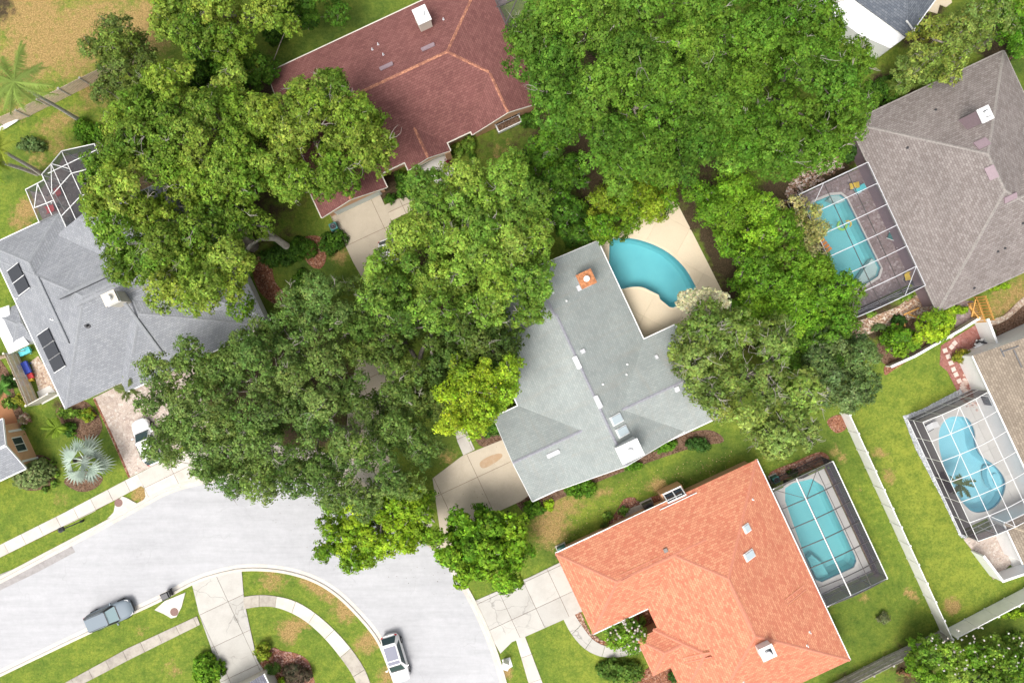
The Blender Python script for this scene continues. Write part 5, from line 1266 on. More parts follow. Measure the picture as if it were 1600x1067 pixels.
def tree(name, label, blobs, ztop, zbot, cols, leaf=.25, bunch=.33, per=10, lobe=1.4, cat='tree', seed=1, twigs=3, dense=1.0, squash=.85, stretch=1.0, base=None, spacing=1.05, bare=0, inner=.2, group=None, mat='leaf', lum=.22, edge=.18, tr=.32, holes=(), under=1.0):
    """blobs: (px, py, rx, ry) ellipses of the crown as the photo shows it"""
    random.seed(seed); rg = random.Random(seed); zm = zbot + (ztop - zbot) * .6
    s = (H - zm) / H / K
    cs = []; rs = []; 
    E = [(P(x, y, zm), rx * s, ry * s) for x, y, rx, ry in blobs]
    tries = 0
    area = sum(math.pi * a * b for _, a, b in E); want = int(area / (lobe * lobe * 1.05) * dense * 1.25) + 3
    Rm = lobe * 1.75; masses = []; lc = []; carr = np.array(cols)
    def inside(x, y, k=1.0): return any(((x - c2.x) / (a2 * k)) ** 2 + ((y - c2.y) / (b2 * k)) ** 2 < 1 for c2, a2, b2 in E)
    def dome(x, y): return max([math.sqrt(max(0, 1 - ((x - c2.x) / (a2 + .5)) ** 2 - ((y - c2.y) / (b2 + .5)) ** 2)) for c2, a2, b2 in E])
    def hole(x, y, z):
        u_, v_ = 800 + x * K * H / (H - z), 533.5 - y * K * H / (H - z)
        return any((u_ - hx) ** 2 + (v_ - hy) ** 2 < hr * hr for hx, hy, hr in holes)
    for _ in range(want * 120):
        c, rx, ry = rg.choices(E, [a * b for _, a, b in E])[0]; th = rg.uniform(0, 6.2832); rho = math.sqrt(rg.random())
        rr = Rm * rg.uniform(.7, 1.15); wav = 1 + edge * math.sin(3 * th + seed) * .5 + edge * math.sin(7 * th + seed * 2) * .6
        x, y = c.x + max(.05, rx - rr * .75) * rho * wav * math.cos(th), c.y + max(.05, ry - rr * .75) * rho * wav * math.sin(th)
        if any((x - m_[0]) ** 2 + (y - m_[1]) ** 2 < (spacing * .57 * (rr + m_[3])) ** 2 for m_ in masses): continue
        z = zbot + rr * .5 + (ztop - zbot - rr) * (dome(x, y) * .72 + rg.uniform(-.2, .28))
        if hole(x, y, z) or rg.random() < .02: continue
        w_ = rg.random(); mc = carr[rg.randrange(len(carr))] * w_ + carr[rg.randrange(len(carr))] * (1 - w_); mc = mc * .75 + carr.mean(0) * .25
        masses.append((x, y, z, rr, mc))
    for (x, y, z, rr, mc) in masses:
        nl = max(4, int(6.5 * dense)); a0_ = rg.uniform(0, 6.28)
        for i in range(nl):
            rho = math.sqrt((i + rg.uniform(0, .8)) / nl); th = a0_ + i * 2.39996 + rg.uniform(-.35, .35)
            rl = lobe * rg.uniform(.5, .88) * (1.12 if i == 0 else 1)
            lx, ly = x + rr * .82 * rho * math.cos(th), y + rr * .82 * rho * math.sin(th); lz = z + rr * .75 * (1 - rho ** 2) - rr * .55 * rho * rg.random()
            lz = max(rl * .5, lz)
            if hole(lx, ly, lz): continue
            cs.append((lx, ly, lz)); rs.append(rl); lc.append(mc * rg.uniform(.72, 1.25) * np.array([rg.uniform(.9, 1.12), 1, rg.uniform(.85, 1.15)]))
    # a lower, darker-lit layer of foliage between the masses
    for _ in range(int(len(masses) * 1.9 * under)):
        c, rx, ry = rg.choices(E, [a * b for _, a, b in E])[0]; th = rg.uniform(0, 6.2832); rho = math.sqrt(rg.random()) * .82
        x, y = c.x + rx * rho * math.cos(th), c.y + ry * rho * math.sin(th); rl = lobe * rg.uniform(.6, .95); z = zbot + (ztop - zbot) * dome(x, y) * .2 + rg.uniform(-.3, .3)
        if not hole(x, y, z): cs.append((x, y, z)); rs.append(rl); lc.append(carr[rg.randrange(len(carr))])
    if not cs: cs, rs, lc = [tuple(E[0][0])], [lobe], [carr[0]]
    cx = sum(c.x * a * b for c, a, b in E) / sum(a * b for _, a, b in E); cy = sum(c.y * a * b for c, a, b in E) / sum(a * b for _, a, b in E)
    if base: bb = P(*base)
    else: bb = Vector((cx, cy, 0))
    root = empty(name, bb, label, cat, group)
    leafcloud('crown', cs, rs, bunch, int(per * TK), leaf * .82, cols, root, squash=squash, seed=seed, stretch=stretch, inner=inner, mat=mat, dense=min(1.05, .8 + dense * .2), lum=lum, lcol=lc)
    rt = max(.08, min(.5, math.sqrt(area) * .035)) * (tr / .32); zf = max(.4, zbot * .8 + .2)
    top = Vector((bb.x * .6 + cx * .4, bb.y * .6 + cy * .4, zf))
    tk = bend(bb - Vector((0, 0, .1)), top, rt * 1.25, rt * .8, 4, .03); limbs('trunk', [tk], M['bark'], root, 9)
    paths = []; 
    order = sorted(range(len(cs)), key=lambda i: (cs[i][0] - cx) ** 2 + (cs[i][1] - cy) ** 2)
    nodes = [(top, rt * .7)]
    for i in order:
        c = Vector(cs[i]); j = min(range(len(nodes)), key=lambda q: (nodes[q][0] - c).length + (0 if q else .5) + max(0, nodes[q][0].z - c.z) * 2)
        n0, r0 = nodes[j]; end = c - Vector((0, 0, rs[i] * .35)); r1 = max(.03, r0 * .62)
        paths.append(bend(n0, end, r0 * .85, r1, 4, .08)); nodes.append((end, r1))
    limbs('branches', paths, M['bark'], root, 5)['kind'] = 'stuff'
    tw = []
    for i in order:
        for _ in range(twigs):
            c = Vector(cs[i]); d = Vector((rg.gauss(0, 1), rg.gauss(0, 1), abs(rg.gauss(0, .9)))).normalized(); r_ = rs[i]
            a = c + d * r_ * rg.uniform(.2, .6); e = c + Vector((d.x, d.y, d.z * squash)) * r_ * rg.uniform(.95, 1.12)
            tw.append(bend(a, e, .022, .008, 3, .12))
        for _ in range(min(bare, 3) if rg.random() < (.35 if bare < 5 else .9) else 0):
            c = Vector(cs[i]); a = c; d = Vector((rg.gauss(0, 1), rg.gauss(0, 1), .7)).normalized(); m_ = a + d * rs[i] * 1.0
            tw.append(bend(a, m_, .055, .028, 4, .25))
            for _ in range(4):
                e = m_ + Vector((d.x + rg.gauss(0, .6), d.y + rg.gauss(0, .6), .25)) * rs[i] * .5; tw.append(bend(m_, e, .024, .008, 3, .25))
    if tw: limbs('twigs', tw, M['twig'], root, 3)['kind'] = 'stuff'
    return root
OAK_Y = [(.105, .19, .018), (.17, .26, .028), (.06, .125, .014), (.27, .35, .055), (.19, .26, .035), (.09, .18, .016)]
OAK_G = [(.085, .155, .032), (.125, .205, .045), (.055, .105, .02), (.18, .26, .065), (.14, .205, .05)]
LIME = [(.21, .34, .02), (.29, .42, .025), (.11, .21, .015), (.08, .16, .014)]
DEEP = [(.065, .15, .015), (.105, .205, .02), (.04, .10, .011), (.15, .265, .032)]
MID = [(.12, .225, .028), (.175, .285, .038), (.075, .15, .02), (.25, .36, .055)]
YEL = [(.28, .41, .022), (.20, .33, .022), (.13, .25, .02), (.38, .47, .03)]
DARKS = [(.04, .10, .012), (.06, .14, .014), (.09, .19, .018), (.03, .07, .01)]
GLOSS = [(.06, .16, .012), (.09, .21, .014), (.16, .30, .02), (.04, .09, .01), (.26, .40, .025)]
WILL = [(.16, .23, .05), (.12, .19, .035), (.24, .32, .07), (.09, .14, .028)]
GREY = [(.10, .16, .05), (.14, .21, .07), (.07, .12, .035)]
HEDGE = [(.085, .19, .014), (.13, .26, .02), (.20, .35, .025), (.055, .13, .011)]
T_ = tree
_oak = T_('oak_tree', 'huge spreading yellow green oak over the slate grey roof at the upper left', [(300, 210, 150, 110), (480, 220, 140, 100), (280, 370, 120, 118), (200, 280, 72, 80), (350, 420, 62, 78), (570, 240, 52, 55)], 12.5, 5.0, OAK_Y, seed=3, spacing=1.1, holes=[(562, 350, 28), (500, 388, 26), (440, 430, 48), (392, 388, 14), (430, 395, 30), (470, 330, 8), (395, 255, 7), (345, 320, 8), (498, 235, 7)], base=(395, 385), bare=1, lobe=1.35, twigs=2)
_l = limbs('bough', [([P(448, 385, 2.5), P(430, 372, 4.2), P(408, 372, 5.2), P(392, 384, 6), P(376, 402, 6.8), P(362, 428, 7.5)], [.34, .3, .25, .2, .15, .08]), ([P(430, 372, 4.2), P(412, 352, 5.2), P(385, 348, 6)], [.3, .24, .14]), ([P(385, 392, 6.4), P(362, 398, 7.2)], [.13, .06])], M['twig'], _oak, 8)
T_('feathery_tree', 'lighter feathery tree at the upper left between the wooden fence and the oak', [(205, 120, 62, 62), (180, 70, 38, 45)], 8, 3.2, [(.11, .16, .03), (.14, .2, .035), (.09, .13, .035), (.17, .22, .04)], seed=4, leaf=.22, lobe=1.1, twigs=3, dense=.8)
T_('laurel_oak', 'dark green tree at the top edge left of the maroon roof', [(310, 30, 75, 62), (270, -10, 60, 40), (360, 70, 55, 45), (420, 20, 45, 30)], 9.5, 4, OAK_Y, seed=5, lobe=1.4, base=(435, 40))
T_('laurel_oak', 'dark bushy tree at the top edge touching the long lawn', [(480, -5, 50, 30), (350, 115, 70, 50)], 7, 2, DARKS, seed=6, lobe=1.2)
T_('live_oak', 'broad grey green oak over the driveways at the lower left centre', [(330, 630, 125, 105), (460, 560, 95, 85), (560, 690, 120, 110), (430, 710, 130, 75), (500, 480, 75, 60), (270, 690, 60, 60)], 11.5, 4.5, OAK_G, seed=7, spacing=1.1, holes=[(578, 565, 14), (578, 590, 15), (572, 615, 13), (546, 652, 17), (470, 705, 9), (478, 735, 8), (578, 757, 12), (590, 740, 7), (655, 615, 14), (430, 610, 9), (318, 712, 8), (345, 700, 6), (455, 525, 9)], bare=1, lobe=1.2, twigs=2, leaf=.23, per=10, base=(555, 675), dense=.92)
T_('crape_tree', 'bright lime tree overhanging the road at the bend', [(590, 820, 98, 52), (560, 850, 60, 38), (640, 800, 50, 38)], 6.5, 3.2, LIME, seed=8, lobe=.85, leaf=.27, bunch=.34, per=11, dense=.85, base=(640, 770), spacing=1.0)
T_('elm_tree', 'tall fresh green tree between the maroon house drive and the grey roof', [(760, 345, 118, 92), (660, 430, 105, 92), (770, 440, 95, 80), (700, 300, 60, 45)], 12, 5, MID, seed=9, holes=[(555, 400, 30), (590, 360, 26), (612, 415, 12), (625, 340, 20), (655, 505, 12), (700, 400, 7), (800, 480, 20)], bare=1, lobe=1.25, twigs=3, base=(725, 430), dense=.95)
T_('elm_tree', 'green tree with pale bare twigs in the middle left of the grey roof', [(720, 545, 95, 75), (600, 520, 65, 65), (655, 600, 70, 60)], 10, 4, [(.06, .12, .02), (.09, .15, .028), (.13, .18, .035), (.045, .08, .016)], seed=10, holes=[(650, 560, 16), (578, 590, 16), (575, 565, 12), (655, 500, 10)], bare=1, lobe=1.15, twigs=3, base=(650, 585), dense=.85)
T_('golden_tree', 'small tree with yellow leaves against the left side of the grey roof', [(750, 612, 68, 52), (728, 645, 48, 36), (790, 590, 30, 40)], 10.8, 6.5, YEL + [(.1, .16, .02)], seed=12, lobe=.9, leaf=.24, per=10, dense=.8, base=(745, 625), spacing=1.05)
T_('camphor_tree', 'massive dense deep green tree filling the top centre right', [(900, 110, 110, 115), (1050, 130, 130, 130), (1010, 20, 130, 80), (1010, 220, 110, 65), (1110, 220, 80, 60)], 15, 6, DEEP, seed=13, spacing=1.06, under=1.5, squash=.95, holes=[(812, 160, 26), (832, 185, 20), (790, 190, 25), (1090, 165, 8)], lobe=1.6, twigs=1, bare=1, base=(1000, 140), leaf=.24)
T_('camphor_tree', 'deep green domed tree right of the massive one beside the taupe roof', [(1250, 130, 130, 115), (1190, 40, 130, 80), (1180, 205, 110, 80), (1275, 205, 85, 75)], 14, 5.5, DEEP[:2] + [(.07, .155, .014), (.11, .2, .02)], seed=14, spacing=1.05, under=1.5, squash=.95, holes=[(1300, 290, 20), (1335, 235, 10), (1350, 60, 22)], lobe=1.5, twigs=1, bare=1, base=(1210, 160), leaf=.24)
T_('magnolia_tree', 'dark magnolia like tree between the camphor crown and the fresh green tree', [(850, 275, 72, 62), (890, 330, 45, 40)], 6.5, 2.0, GLOSS[:4] + DARKS, seed=15, holes=[(800, 245, 14)], lobe=1.1, leaf=.28, twigs=8, bare=1)
T_('citrus_tree', 'rounded green shrub tree with yellow tips above the open pool', [(1000, 305, 62, 42), (950, 335, 50, 42)], 4.8, 1.2, GLOSS + [(.2, .24, .02)], seed=16, lobe=.95, leaf=.24, twigs=4, group=None)
T_('hedge_tree', 'dark clipped bush between grey roof corner and the pool deck', [(905, 350, 36, 30), (925, 360, 22, 16)], 3, .4, DARKS, seed=17, lobe=.9)
T_('screen_tree', 'row of dense green trees along the right side of the pool deck', [(1140, 320, 68, 50), (1180, 375, 80, 62), (1210, 445, 72, 72), (1170, 440, 40, 60)], 6.5, 1.5, HEDGE, seed=18, holes=[(1075, 330, 26), (1095, 370, 28), (1112, 410, 26), (1130, 455, 22)], lobe=1.25, leaf=.24, twigs=3, dense=1.05)
T_('screen_tree', 'dense glossy tree below the taupe house pool cage', [(1270, 480, 75, 50), (1290, 450, 55, 50), (1215, 500, 60, 45), (1300, 500, 50, 30)], 6, 1.5, HEDGE, seed=19, lobe=1.2, leaf=.24, twigs=3)
T_('croton_shrub', 'pale yellow leaved small tree beside the orange air mattress', [(1245, 362, 50, 55), (1270, 385, 28, 34)], 4.5, 1.5, [(.36, .33, .12), (.28, .28, .09), (.42, .38, .17), (.2, .24, .06)], seed=20, lobe=.8, leaf=.22, per=8, dense=.8, twigs=6)
T_('weeping_oak', 'feathery olive green oak at the right end of the grey roof', [(1140, 560, 100, 85), (1190, 640, 105, 72), (1110, 520, 70, 60), (1250, 640, 62, 60)], 10.5, 4, WILL, seed=21, spacing=1.16, under=.45, holes=[(1068, 625, 24), (1085, 655, 16), (1150, 700, 14), (1060, 580, 5)], lobe=1.35, leaf=.24, stretch=1.5, twigs=7, bare=7, dense=.8, base=(1185, 610), inner=.1)
T_('grey_willow', 'round grey green tree left of the right lawn', [(1320, 575, 66, 68), (1340, 560, 40, 50)], 6.5, 1.8, GREY, seed=22, lobe=1.1, leaf=.2, stretch=1.5, twigs=4)
T_('screen_tree', 'dark tree filling the gap behind the feathery oak', [(1260, 560, 60, 55), (1225, 530, 50, 40)], 5.5, 1, DARKS + DEEP, seed=23, lobe=1.2)
T_('glossy_magnolia', 'compact glossy magnolia standing by the kerb at the left of the orange roof', [(762, 852, 74, 68), (735, 880, 40, 42), (780, 895, 40, 28)], 6.5, 2.0, GLOSS, seed=24, lobe=.95, leaf=.36, bunch=.34, per=9, twigs=3, dense=.95, lum=.3)
T_('sparse_oak', 'sparse yellow green tree overlapping the top of the taupe roof', [(1480, 75, 66, 48), (1450, 100, 50, 30), (1530, 30, 60, 35)], 8, 4, WILL + [(.2, .22, .03)], seed=25, holes=[(1548, 95, 32), (1590, 90, 30), (1520, 118, 14)], lobe=1.1, leaf=.2, stretch=1.5, twigs=6, dense=.6, inner=.05, spacing=1.15)
T_('sparse_oak', 'olive tree at the top right corner of the photo', [(1590, 10, 50, 30), (1600, 60, 30, 40)], 7, 3, GLOSS[:4], seed=26, holes=[(1572, 95, 30)], lobe=1.1, leaf=.22)
T_('crape_myrtle', 'green shrub tree speckled with white blossoms at the bottom right corner', [(1500, 1040, 80, 45), (1560, 1050, 60, 45), (1445, 1050, 30, 30)], 5, 1.5, HEDGE + MID, seed=27, lobe=.95, leaf=.25, dense=.85, twigs=5)
T_('small_tree', 'small yellow green bush tree between the pebbles and the garden wall', [(1468, 508, 30, 26), (1440, 520, 18, 12)], 3.2, .8, LIME[:3], seed=28, lobe=.7)
T_('small_tree', 'round dark glossy shrub above the garden wall', [(1408, 535, 26, 26)], 2.6, .4, HEDGE, seed=29, lobe=.7)
T_('small_tree', 'small flowering tree with white blossoms in the orange house courtyard', [(978, 992, 32, 28), (965, 1000, 20, 18)], 3.0, .8, HEDGE + MID, seed=30, lobe=.6, leaf=.24, dense=.9)
def petals(px, py, rx, ry, z, n, col, label, size=.16, name='blossoms', parent=None, dz=.5):
    c = P(px, py, z); s = (H - z) / H / K
    cs = []
    for _ in range(n):
        a = random.uniform(0, 6.28); r = math.sqrt(random.random()); cs.append((c.x + rx * s * r * math.cos(a), c.y + ry * s * r * math.sin(a), z + dz * (1 - r * r) + random.uniform(-.1, .1)))
    o = leafcloud(name, cs, [size * .5] * n, size * .5, 3, size, col, None, seed=n, dense=.3, inner=0); tag(o, label, None, None, 'stuff')
WH = [(.7, .68, .62), (.62, .55, .5)]
petals(1525, 1020, 85, 45, 4.7, 60, WH, 'white blossoms on the bottom right shrub tree', .1)
petals(978, 995, 30, 26, 3.0, 34, WH, 'white blossoms on the courtyard tree', .12)
petals(1098, 470, 42, 20, 8.0, 260, [(.62, .58, .38), (.5, .5, .28)], 'cream blossoms at the top of the feathery oak', .22, dz=.4)

# ground shrubs: each its own thing
def shrub(px, py, rx, ry, h_, cols, label, lobe=None, leaf=.17, name='shrub', cat='shrub', group=None, seed=None, smooth=False, stretch=1.0, dense=1.0):
    seed = seed or int(px * 7 + py); rg = random.Random(seed); c = P(px, py, h_ * .6); s = 1 / K * .96; lobe = lobe or max(.28, min(rx, ry) * s * .5)
    cs, rs = [], []
    n = max(1, int(rx * ry * s * s / (lobe * lobe) * 1.5))
    if smooth:
        e_ = max(0, rx - ry) * s; r_ = min(rx, ry) * s * .96; cs = [(c.x + U.x * e_ * k, c.y + U.y * e_ * k, h_ * .4) for k in (-1, -.33, .33, 1)]; rs = [r_] * 4
    else:
        for _ in range(n * 12):
            if len(cs) >= n: break
            a = rg.uniform(0, 6.28); r = math.sqrt(rg.random()); x = c.x + max(0, rx * s - lobe * .7) * r * math.cos(a); y = c.y + max(0, ry * s - lobe * .7) * r * math.sin(a); rl = lobe * rg.uniform(.75, 1.15)
            if any((x - p[0]) ** 2 + (y - p[1]) ** 2 < (lobe * .75) ** 2 for p in cs): continue
            cs.append((x, y, max(.15, h_ - rl - .3 * r * h_))); rs.append(rl)
        if not cs: cs, rs = [(c.x, c.y, h_ * .5)], [lobe]
    o = leafcloud(name, cs, rs, .2 if not smooth else .14, max(7, int(9 * (.17 / leaf) ** 2)), leaf, cols, None, seed=seed, stretch=stretch, drop=-.7, dense=dense, squash=1.0 if not smooth else min(1.1, h_ / (min(rx, ry) * s)))
    off = Vector((c.x, c.y, 0)); o.data.transform(Matrix.Translation(-off)); o.location = off
    return tag(o, label, cat, group)
DG, BR_ = [(.03, .08, .015), (.05, .11, .02)], [(.08, .19, .012), (.13, .26, .02), (.05, .12, .012)]
G1 = 'clipped shrubs along the grey house front'
shrub(906, 762, 32, 17, 1.3, BR_, 'bright green clipped hedge under the lower edge of the grey roof, longest one'); shrub(833, 792, 17, 17, 1.2, BR_, 'bright green shrub at the bottom corner of the grey roof'); shrub(858, 790, 9, 9, .8, LIME[:2], 'small yellow green shrub right of the corner shrub')
shrub(1035, 696, 27, 15, 1.3, BR_, 'green hedge below the grey roof right of the big white chimney'); shrub(988, 727, 16, 10, .9, BR_, 'small green shrub just under the big white chimney'); shrub(768, 668, 18, 18, 1.2, BR_[:2] + DG, 'green shrub left of the grey roof garage corner'); shrub(752, 664, 8, 10, .8, [(.3, .08, .04), (.2, .1, .03)], 'small reddish shrub beside the golden tree')
shrub(1092, 695, 20, 12, 1.0, DG, 'dark shrub in the boxed bed at the right end of the grey roof')
shrub(520, 378, 24, 20, 1.3, DARKS, 'dark round shrub beside the maroon house driveway'); shrub(470, 395, 26, 24, 1.2, DARKS, 'dark shrub by the red mulch path'); shrub(430, 400, 30, 24, 1.4, DARKS + DG, 'palm like dark shrubbery under the oak'); shrub(475, 440, 22, 20, 1.0, DARKS, 'low dark shrub on the lawn right of the slate grey roof')
shrub(627, 287, 20, 22, 1.3, DARKS, 'dark green shrub left of the maroon house entry'); shrub(650, 300, 18, 12, 1.0, DG, 'green shrub below the maroon house entry column'); shrub(652, 283, 8, 9, 1.0, [(.18, .02, .03), (.3, .05, .03), (.35, .2, .03)], 'red and yellow croton at the left entry column'); shrub(702, 255, 7, 7, .9, [(.15, .02, .03), (.1, .04, .03)], 'dark red shrub at the right entry column')
shrub(715, 235, 9, 9, .9, MID, 'spiky green plant beside the maroon house porch, left one', stretch=2.5); shrub(733, 224, 9, 14, 1.2, MID, 'taller spiky green plant beside the maroon house porch', stretch=2.5)
shrub(610, 310, 10, 9, 1.0, DARKS, 'dark shrub at the corner of the garage and walk'); shrub(740, 245, 8, 6, .5, DARKS, 'low shrub under the maroon house window')
shrub(830, 190, 18, 14, 1.5, DARKS, 'dark shrub at the right end of the maroon house'); shrub(815, 245, 28, 10, .8, DG, 'shrubs on the lawn below the maroon house')
shrub(425, 50, 22, 22, 1.8, DARKS, 'round dark shrub at the left end of the long lawn', leaf=.2); shrub(445, 20, 26, 18, 1.6, DARKS, 'dark shrub at the top edge beside the lawn')
shrub(135, 203, 28, 20, 1.4, BR_, 'large rounded green bush above the white pool cage'); shrub(45, 225, 22, 14, 1.2, GREY, 'grey green shrub in the upper left yard')
shrub(133, 648, 13, 12, 1.1, [(.08, .18, .015), (.12, .2, .02), (.3, .3, .02)], 'round bright shrub beside the paver driveway'); shrub(105, 645, 18, 10, .9, MID, 'green shrub under the front corner of the slate grey roof'); shrub(110, 672, 14, 12, .8, BR_ + DG, 'feathery shrub behind the silver palm')
shrub(48, 742, 29, 22, 2.0, [(.17, .25, .08), (.21, .28, .10), (.2, .2, .09)], 'large smooth clipped oval bush on the left lawn', leaf=.11, name='clipped_bush', smooth=True, dense=.8)
for i, (x, y) in enumerate([(67, 722), (79, 728), (86, 742), (84, 755), (70, 765)]): shrub(x, y, 6, 6, .5, DG + MID, ('topmost', 'second from the top', 'rightmost upper', 'rightmost lower', 'lowest')[i] + ' small border plant round the clipped oval bush', group='border plants round the clipped oval bush')
for i, (x, y) in enumerate([(38, 668), (36, 682), (30, 694), (22, 704)]): shrub(x, y, 7, 6, .6, DG + MID, ('topmost', 'second', 'third', 'lowest')[i] + ' small green plant in the row below the terracotta patio', group='border plants below the terracotta patio')
shrub(7, 712, 16, 12, 1.0, [(.55, .1, .1), (.4, .06, .08), (.1, .15, .04)], 'pink red flowering shrub at the left edge, upper'); shrub(5, 732, 16, 9, .9, [(.55, .18, .15), (.1, .15, .04), (.45, .1, .1)], 'pink red flowering shrub at the left edge, lower')
shrub(38, 655, 10, 10, .8, [(.5, .45, .35), (.4, .15, .15), (.1, .2, .04)], 'white and pink flower bed beside the terracotta patio'); shrub(28, 625, 10, 9, 1.0, [(.3, .3, .03), (.15, .2, .03)], 'yellow green shrub right of the terracotta patio'); shrub(14, 632, 12, 10, 1.0, DG + MID, 'green shrub on the terracotta patio edge'); shrub(12, 595, 14, 12, 1.0, DG, 'green shrub above the terracotta patio')
shrub(320, 1048, 27, 25, 1.8, HEDGE, 'glossy green shrub beside the cracked driveway at the bottom', leaf=.26); shrub(410, 1020, 15, 15, 1.3, [(.2, .26, .02), (.28, .3, .03), (.12, .18, .02)], 'lime yellow shrub right of the cracked driveway', leaf=.22); shrub(425, 1045, 13, 12, 1.3, [(.06, .12, .02), (.09, .16, .03)], 'clipped green ball shrub below the lime shrub', leaf=.1)
shrub(464, 1055, 22, 18, 1.4, [(.08, .055, .04), (.12, .09, .06), (.05, .06, .03)], 'dark brownish purple shrub in the bark bed', leaf=.12, dense=1.6); shrub(440, 1064, 6, 6, .6, LIME[:2], 'tiny lime plant between the dark shrubs at the bottom edge')
shrub(970, 1050, 38, 22, 1.4, [(.05, .12, .02), (.08, .15, .02), (.11, .18, .03)], 'wide green bush left of the orange roof at the bottom', leaf=.2); shrub(1052, 1058, 8, 12, .8, DG, 'dark strip shrub under the orange roof corner'); shrub(1004, 967, 4, 14, 1.0, MID, 'climbing vine on the courtyard wall')
shrub(975, 798, 8, 9, .7, DG + MID, 'small green shrub in the red mulch bed, upper'); shrub(950, 808, 9, 8, .7, DG + MID, 'small green shrub in the red mulch bed, lower'); shrub(945, 822, 7, 6, .5, [(.15, .12, .03), (.05, .1, .02)], 'small bronze shrub in the red mulch bed')
shrub(1382, 966, 10, 9, .9, [(.12, .14, .06), (.16, .16, .08)], 'small sparse sapling on the lawn right of the orange roof', dense=.5); shrub(1588, 960, 45, 6, .8, LIME[:3], 'low lime green hedge below the white vinyl fence'); shrub(1430, 1052, 30, 8, .6, [(.3, .12, .08), (.1, .14, .03)], 'reddish ground shrub below the grey picket fence')
shrub(1507, 556, 17, 12, 1.3, [(.2, .22, .02), (.14, .18, .02), (.27, .25, .03)], 'yellow green shrub at the corner of the tan roof'); shrub(1495, 483, 22, 7, 1.0, LIME[:3], 'lime shrubs under the lower eave of the taupe roof'); shrub(1560, 447, 20, 6, .7, LIME[:3], 'low lime shrubs under the right eave of the taupe roof')
shrub(1418, 462, 10, 8, .8, MID, 'small shrub below the taupe house pool cage corner'); shrub(1360, 490, 10, 6, .6, MID, 'low plant between the pool cage and the pebbles'); shrub(1405, 500, 10, 9, .8, DG, 'spiky plant beside the orange trellis', stretch=2.5); shrub(1375, 512, 12, 6, .5, GREY, 'grey green ground plant on the pebbles')
shrub(1390, 140, 30, 28, 1.8, DARKS, 'dark palmetto shrubs left of the taupe roof', stretch=2.2); shrub(1335, 235, 18, 18, 1.5, DG, 'green shrub at the upper corner of the taupe house pool cage', stretch=2); shrub(1430, 45, 14, 12, 1.0, DARKS, 'dark shrub under the blue grey roof corner'); shrub(1590, 70, 14, 22, 1.8, DARKS, 'dark shrub at the right edge near the top')
shrub(1325, 232, 4, 12, .8, [(.5, .15, .03), (.4, .12, .03)], 'rusty orange dead palm frond at the cage corner', stretch=2.5); shrub(1588, 1005, 20, 20, 1.0, MID, 'pale green shrub at the bottom right corner', leaf=.2)
shrub(1545, 520, 10, 6, .5, [(.12, .12, .04), (.06, .1, .03)], 'brownish ground plants beside the tall white wall'); shrub(735, 330, 20, 20, 1.0, DARKS, 'shrubs hidden between the walk and the fresh green tree'); shrub(1300, 730, 9, 6, 1.4, DARKS + GREY, 'dark sparse plant inside the top of the bronze pool cage', dense=.5); shrub(1240, 740, 10, 5, .5, DARKS, 'low border plants above the bronze pool cage')

# palms
def frond(V, F, base, az, L, droop, lift, width=.5, n=10, leafw=.075):
    """feather frond made of a stem and many narrow leaflets"""
    d = Vector((math.cos(az), math.sin(az), 0)); pts = []; sw = random.uniform(-.35, .35) * L; sd_ = Vector((-d.y, d.x, 0))
    for i in range(n + 1):
        t = i / n; pts.append(Vector(base) + sd_ * (sw * t * t) + d * (L * t * (1 - .22 * t * droop)) + Vector((0, 0, lift * t - droop * L * .45 * t * t)))
    s = Vector((-d.y, d.x, 0))
    for i in range(1, n + 1):
        for k in range(4):
            p = pts[i - 1].lerp(pts[i], k / 4); w = (width * math.sin(math.pi * min(1, (i + k / 4) / (n + 1)) ** .8) + .08) * random.uniform(.75, 1.15)
            for sg in (1, -1):
                e = p + s * sg * w + d * random.uniform(.1, .4) + Vector((0, 0, -random.uniform(.2, .9) * w - .05)); q = len(V)
                V += [p, p + d * leafw, e]; F.append((q, q + 1, q + 2))
    q = len(V)
    for i in range(n):
        V += [pts[i] + s * .03, pts[i] - s * .03, pts[i + 1] - s * .03, pts[i + 1] + s * .03]; F.append((q, q + 1, q + 2, q + 3)); q += 4
def feather_palm(label, top, ztop, base, nf, L, col, seed=1, droop=.8, group=None, r=.16):
    random.seed(seed); a = P(*base); t = P(*top, ztop); root = empty('palm_tree', a, label, 'palm tree', group)
    limbs('trunk', [([a - Vector((0, 0, .1)), a.lerp(t, .3) + Vector((.04, .03, 0)), a.lerp(t, .7), t], [r * 1.4, r * 1.05, r * .9, r * .8])], M['palmtrunk'], root, 9)
    for i in range(nf):
        V, F = [], []; az = 6.2832 * i / nf + random.uniform(-.35, .35); frond(V, F, t, az, L * random.uniform(.8, 1.1), droop * random.uniform(.6, 1.2), random.uniform(.3, 1.3), L * .15, 14)
        o = mk('frond', V, F, M['leaf'], root); at = o.data.attributes.new('tint', 'FLOAT_COLOR', 'POINT'); c = np.array(col) * random.uniform(.75, 1.3)
        at.data.foreach_set('color', np.tile(np.append(c, 1).astype(np.float32), len(V)))
GP = 'feather palms at the left edge'
feather_palm('tall feather palm leaning over the wooden fence, its trunk foot in the upper left yard', (22, 128), 9.5, (127, 190), 17, 3.7, (.20, .28, .06), 3, group=GP)
feather_palm('feather palm at the left edge, left one of the pair above the white cage', (-25, 245), 8.5, (58, 272), 12, 3.0, (.22, .3, .03), 4, group=GP)
feather_palm('feather palm at the left edge, right one of the pair above the white cage', (-2, 232), 8.0, (63, 271), 12, 2.0, (.25, .3, .04), 5, group=GP)
feather_palm('small potted palm leaning over the edge of the kidney pool', (1500, 757), 1.6, (1488, 752), 11, 1.2, (.09, .14, .03), 6, r=.05)
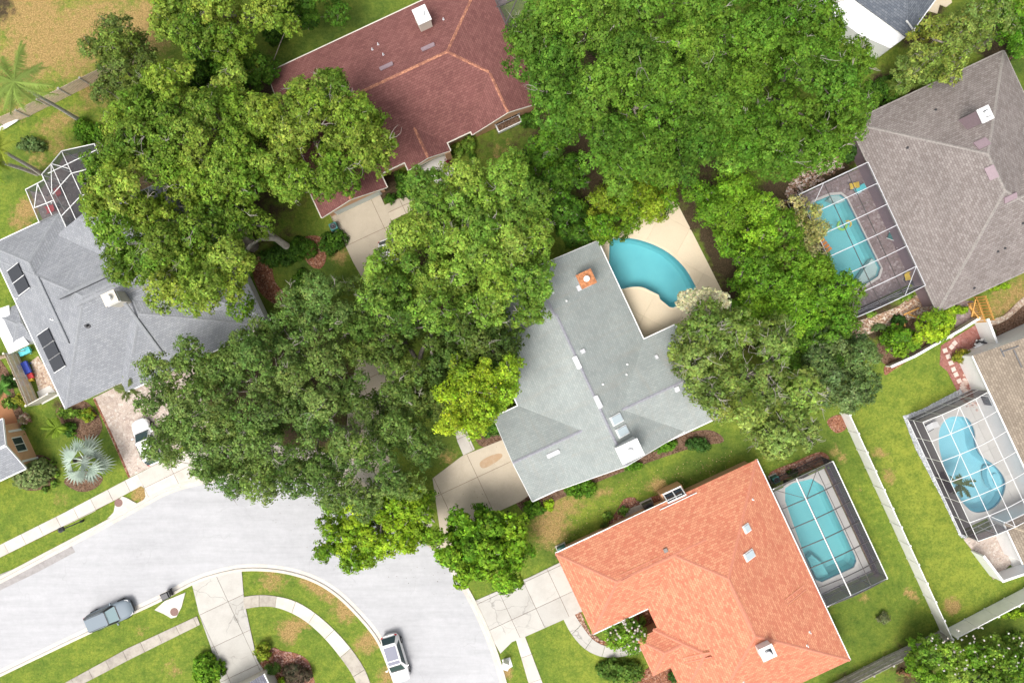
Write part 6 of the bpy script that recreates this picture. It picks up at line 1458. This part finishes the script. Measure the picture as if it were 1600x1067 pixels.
feather_palm('short yellow green palm beside the silver fan palm', (88, 668), 1.3, (90, 667), 11, 1.2, (.2, .3, .03), 7, r=.06)
feather_palm('yellow fronded palm at the corner of the paver driveway under the slate roof', (200, 608), 2.6, (192, 606), 10, 1.3, (.14, .18, .05), 8, r=.06)
feather_palm('small palm at the left edge above the terracotta patio', (4, 607), 1.6, (6, 606), 9, 1.1, (.12, .28, .05), 9, r=.06)
feather_palm('spiky yucca under the sparse tree left of the taupe roof', (1407, 135), 1.5, (1405, 137), 12, 1.6, (.14, .2, .03), 10, r=.06)
# silver fan palm
random.seed(21); c0 = P(140, 713); root = empty('silver_fan_palm', c0, 'big silvery blue fan palm on the lawn beside the paver driveway', 'palm tree')
limbs('trunk', [bend(c0 - Vector((0, 0, .1)), c0 + Vector((0, 0, 2.2)), .28, .22, 3, .01)], M['palmtrunk'], root, 10)
hub = P(133, 720, 2.3)
for i in range(14):
    az = i * 2.39996; f_ = math.sqrt((i + .5) / 14); d = Vector((math.cos(az), math.sin(az), 0)); s_ = Vector((-d.y, d.x, 0)); el = 1.5 * (1 - f_) + .05
    pb = hub + d * (.25 + 1.15 * f_) + Vector((0, 0, el)); V, F = [], []
    V += [hub + s_ * .05, hub - s_ * .05, pb - s_ * .03, pb + s_ * .03]; F.append((0, 1, 2, 3)); n = 10; Rf = random.uniform(1.25, 1.65)
    tl = random.uniform(-.35, .25) + (.5 if f_ < .4 else 0); roll = random.uniform(-.35, .35); span = random.uniform(1.15, 1.6)
    for k in range(n):
        a0_, a1_ = -span + 2 * span * k / n, -span + 2 * span * (k + 1) / n; am = (a0_ + a1_) / 2
        def fp(a, r, dz): return pb + (d * math.cos(a) + s_ * math.sin(a)) * r + Vector((0, 0, dz + tl * r * math.cos(a) + roll * r * math.sin(a) - .16 * r * r))
        q = len(V); R2 = Rf * (1 - .22 * abs(am) / span) * random.uniform(.9, 1.05)
        V += [pb, fp(a0_, R2 * .5, -.06), fp(am, R2, -.05), fp(a1_, R2 * .5, -.06), fp(am, R2 * .5, .13)]
        F += [(q, q + 1, q + 4), (q, q + 4, q + 3), (q + 1, q + 2, q + 4), (q + 4, q + 2, q + 3)]
    o = mk('fan_leaf', V, F, M['leaf'], root); at = o.data.attributes.new('tint', 'FLOAT_COLOR', 'POINT'); cc = np.array((.56, .64, .57)) * random.uniform(.6, 1.2)
    at.data.foreach_set('color', np.tile(np.append(cc, 1).astype(np.float32), len(V)))
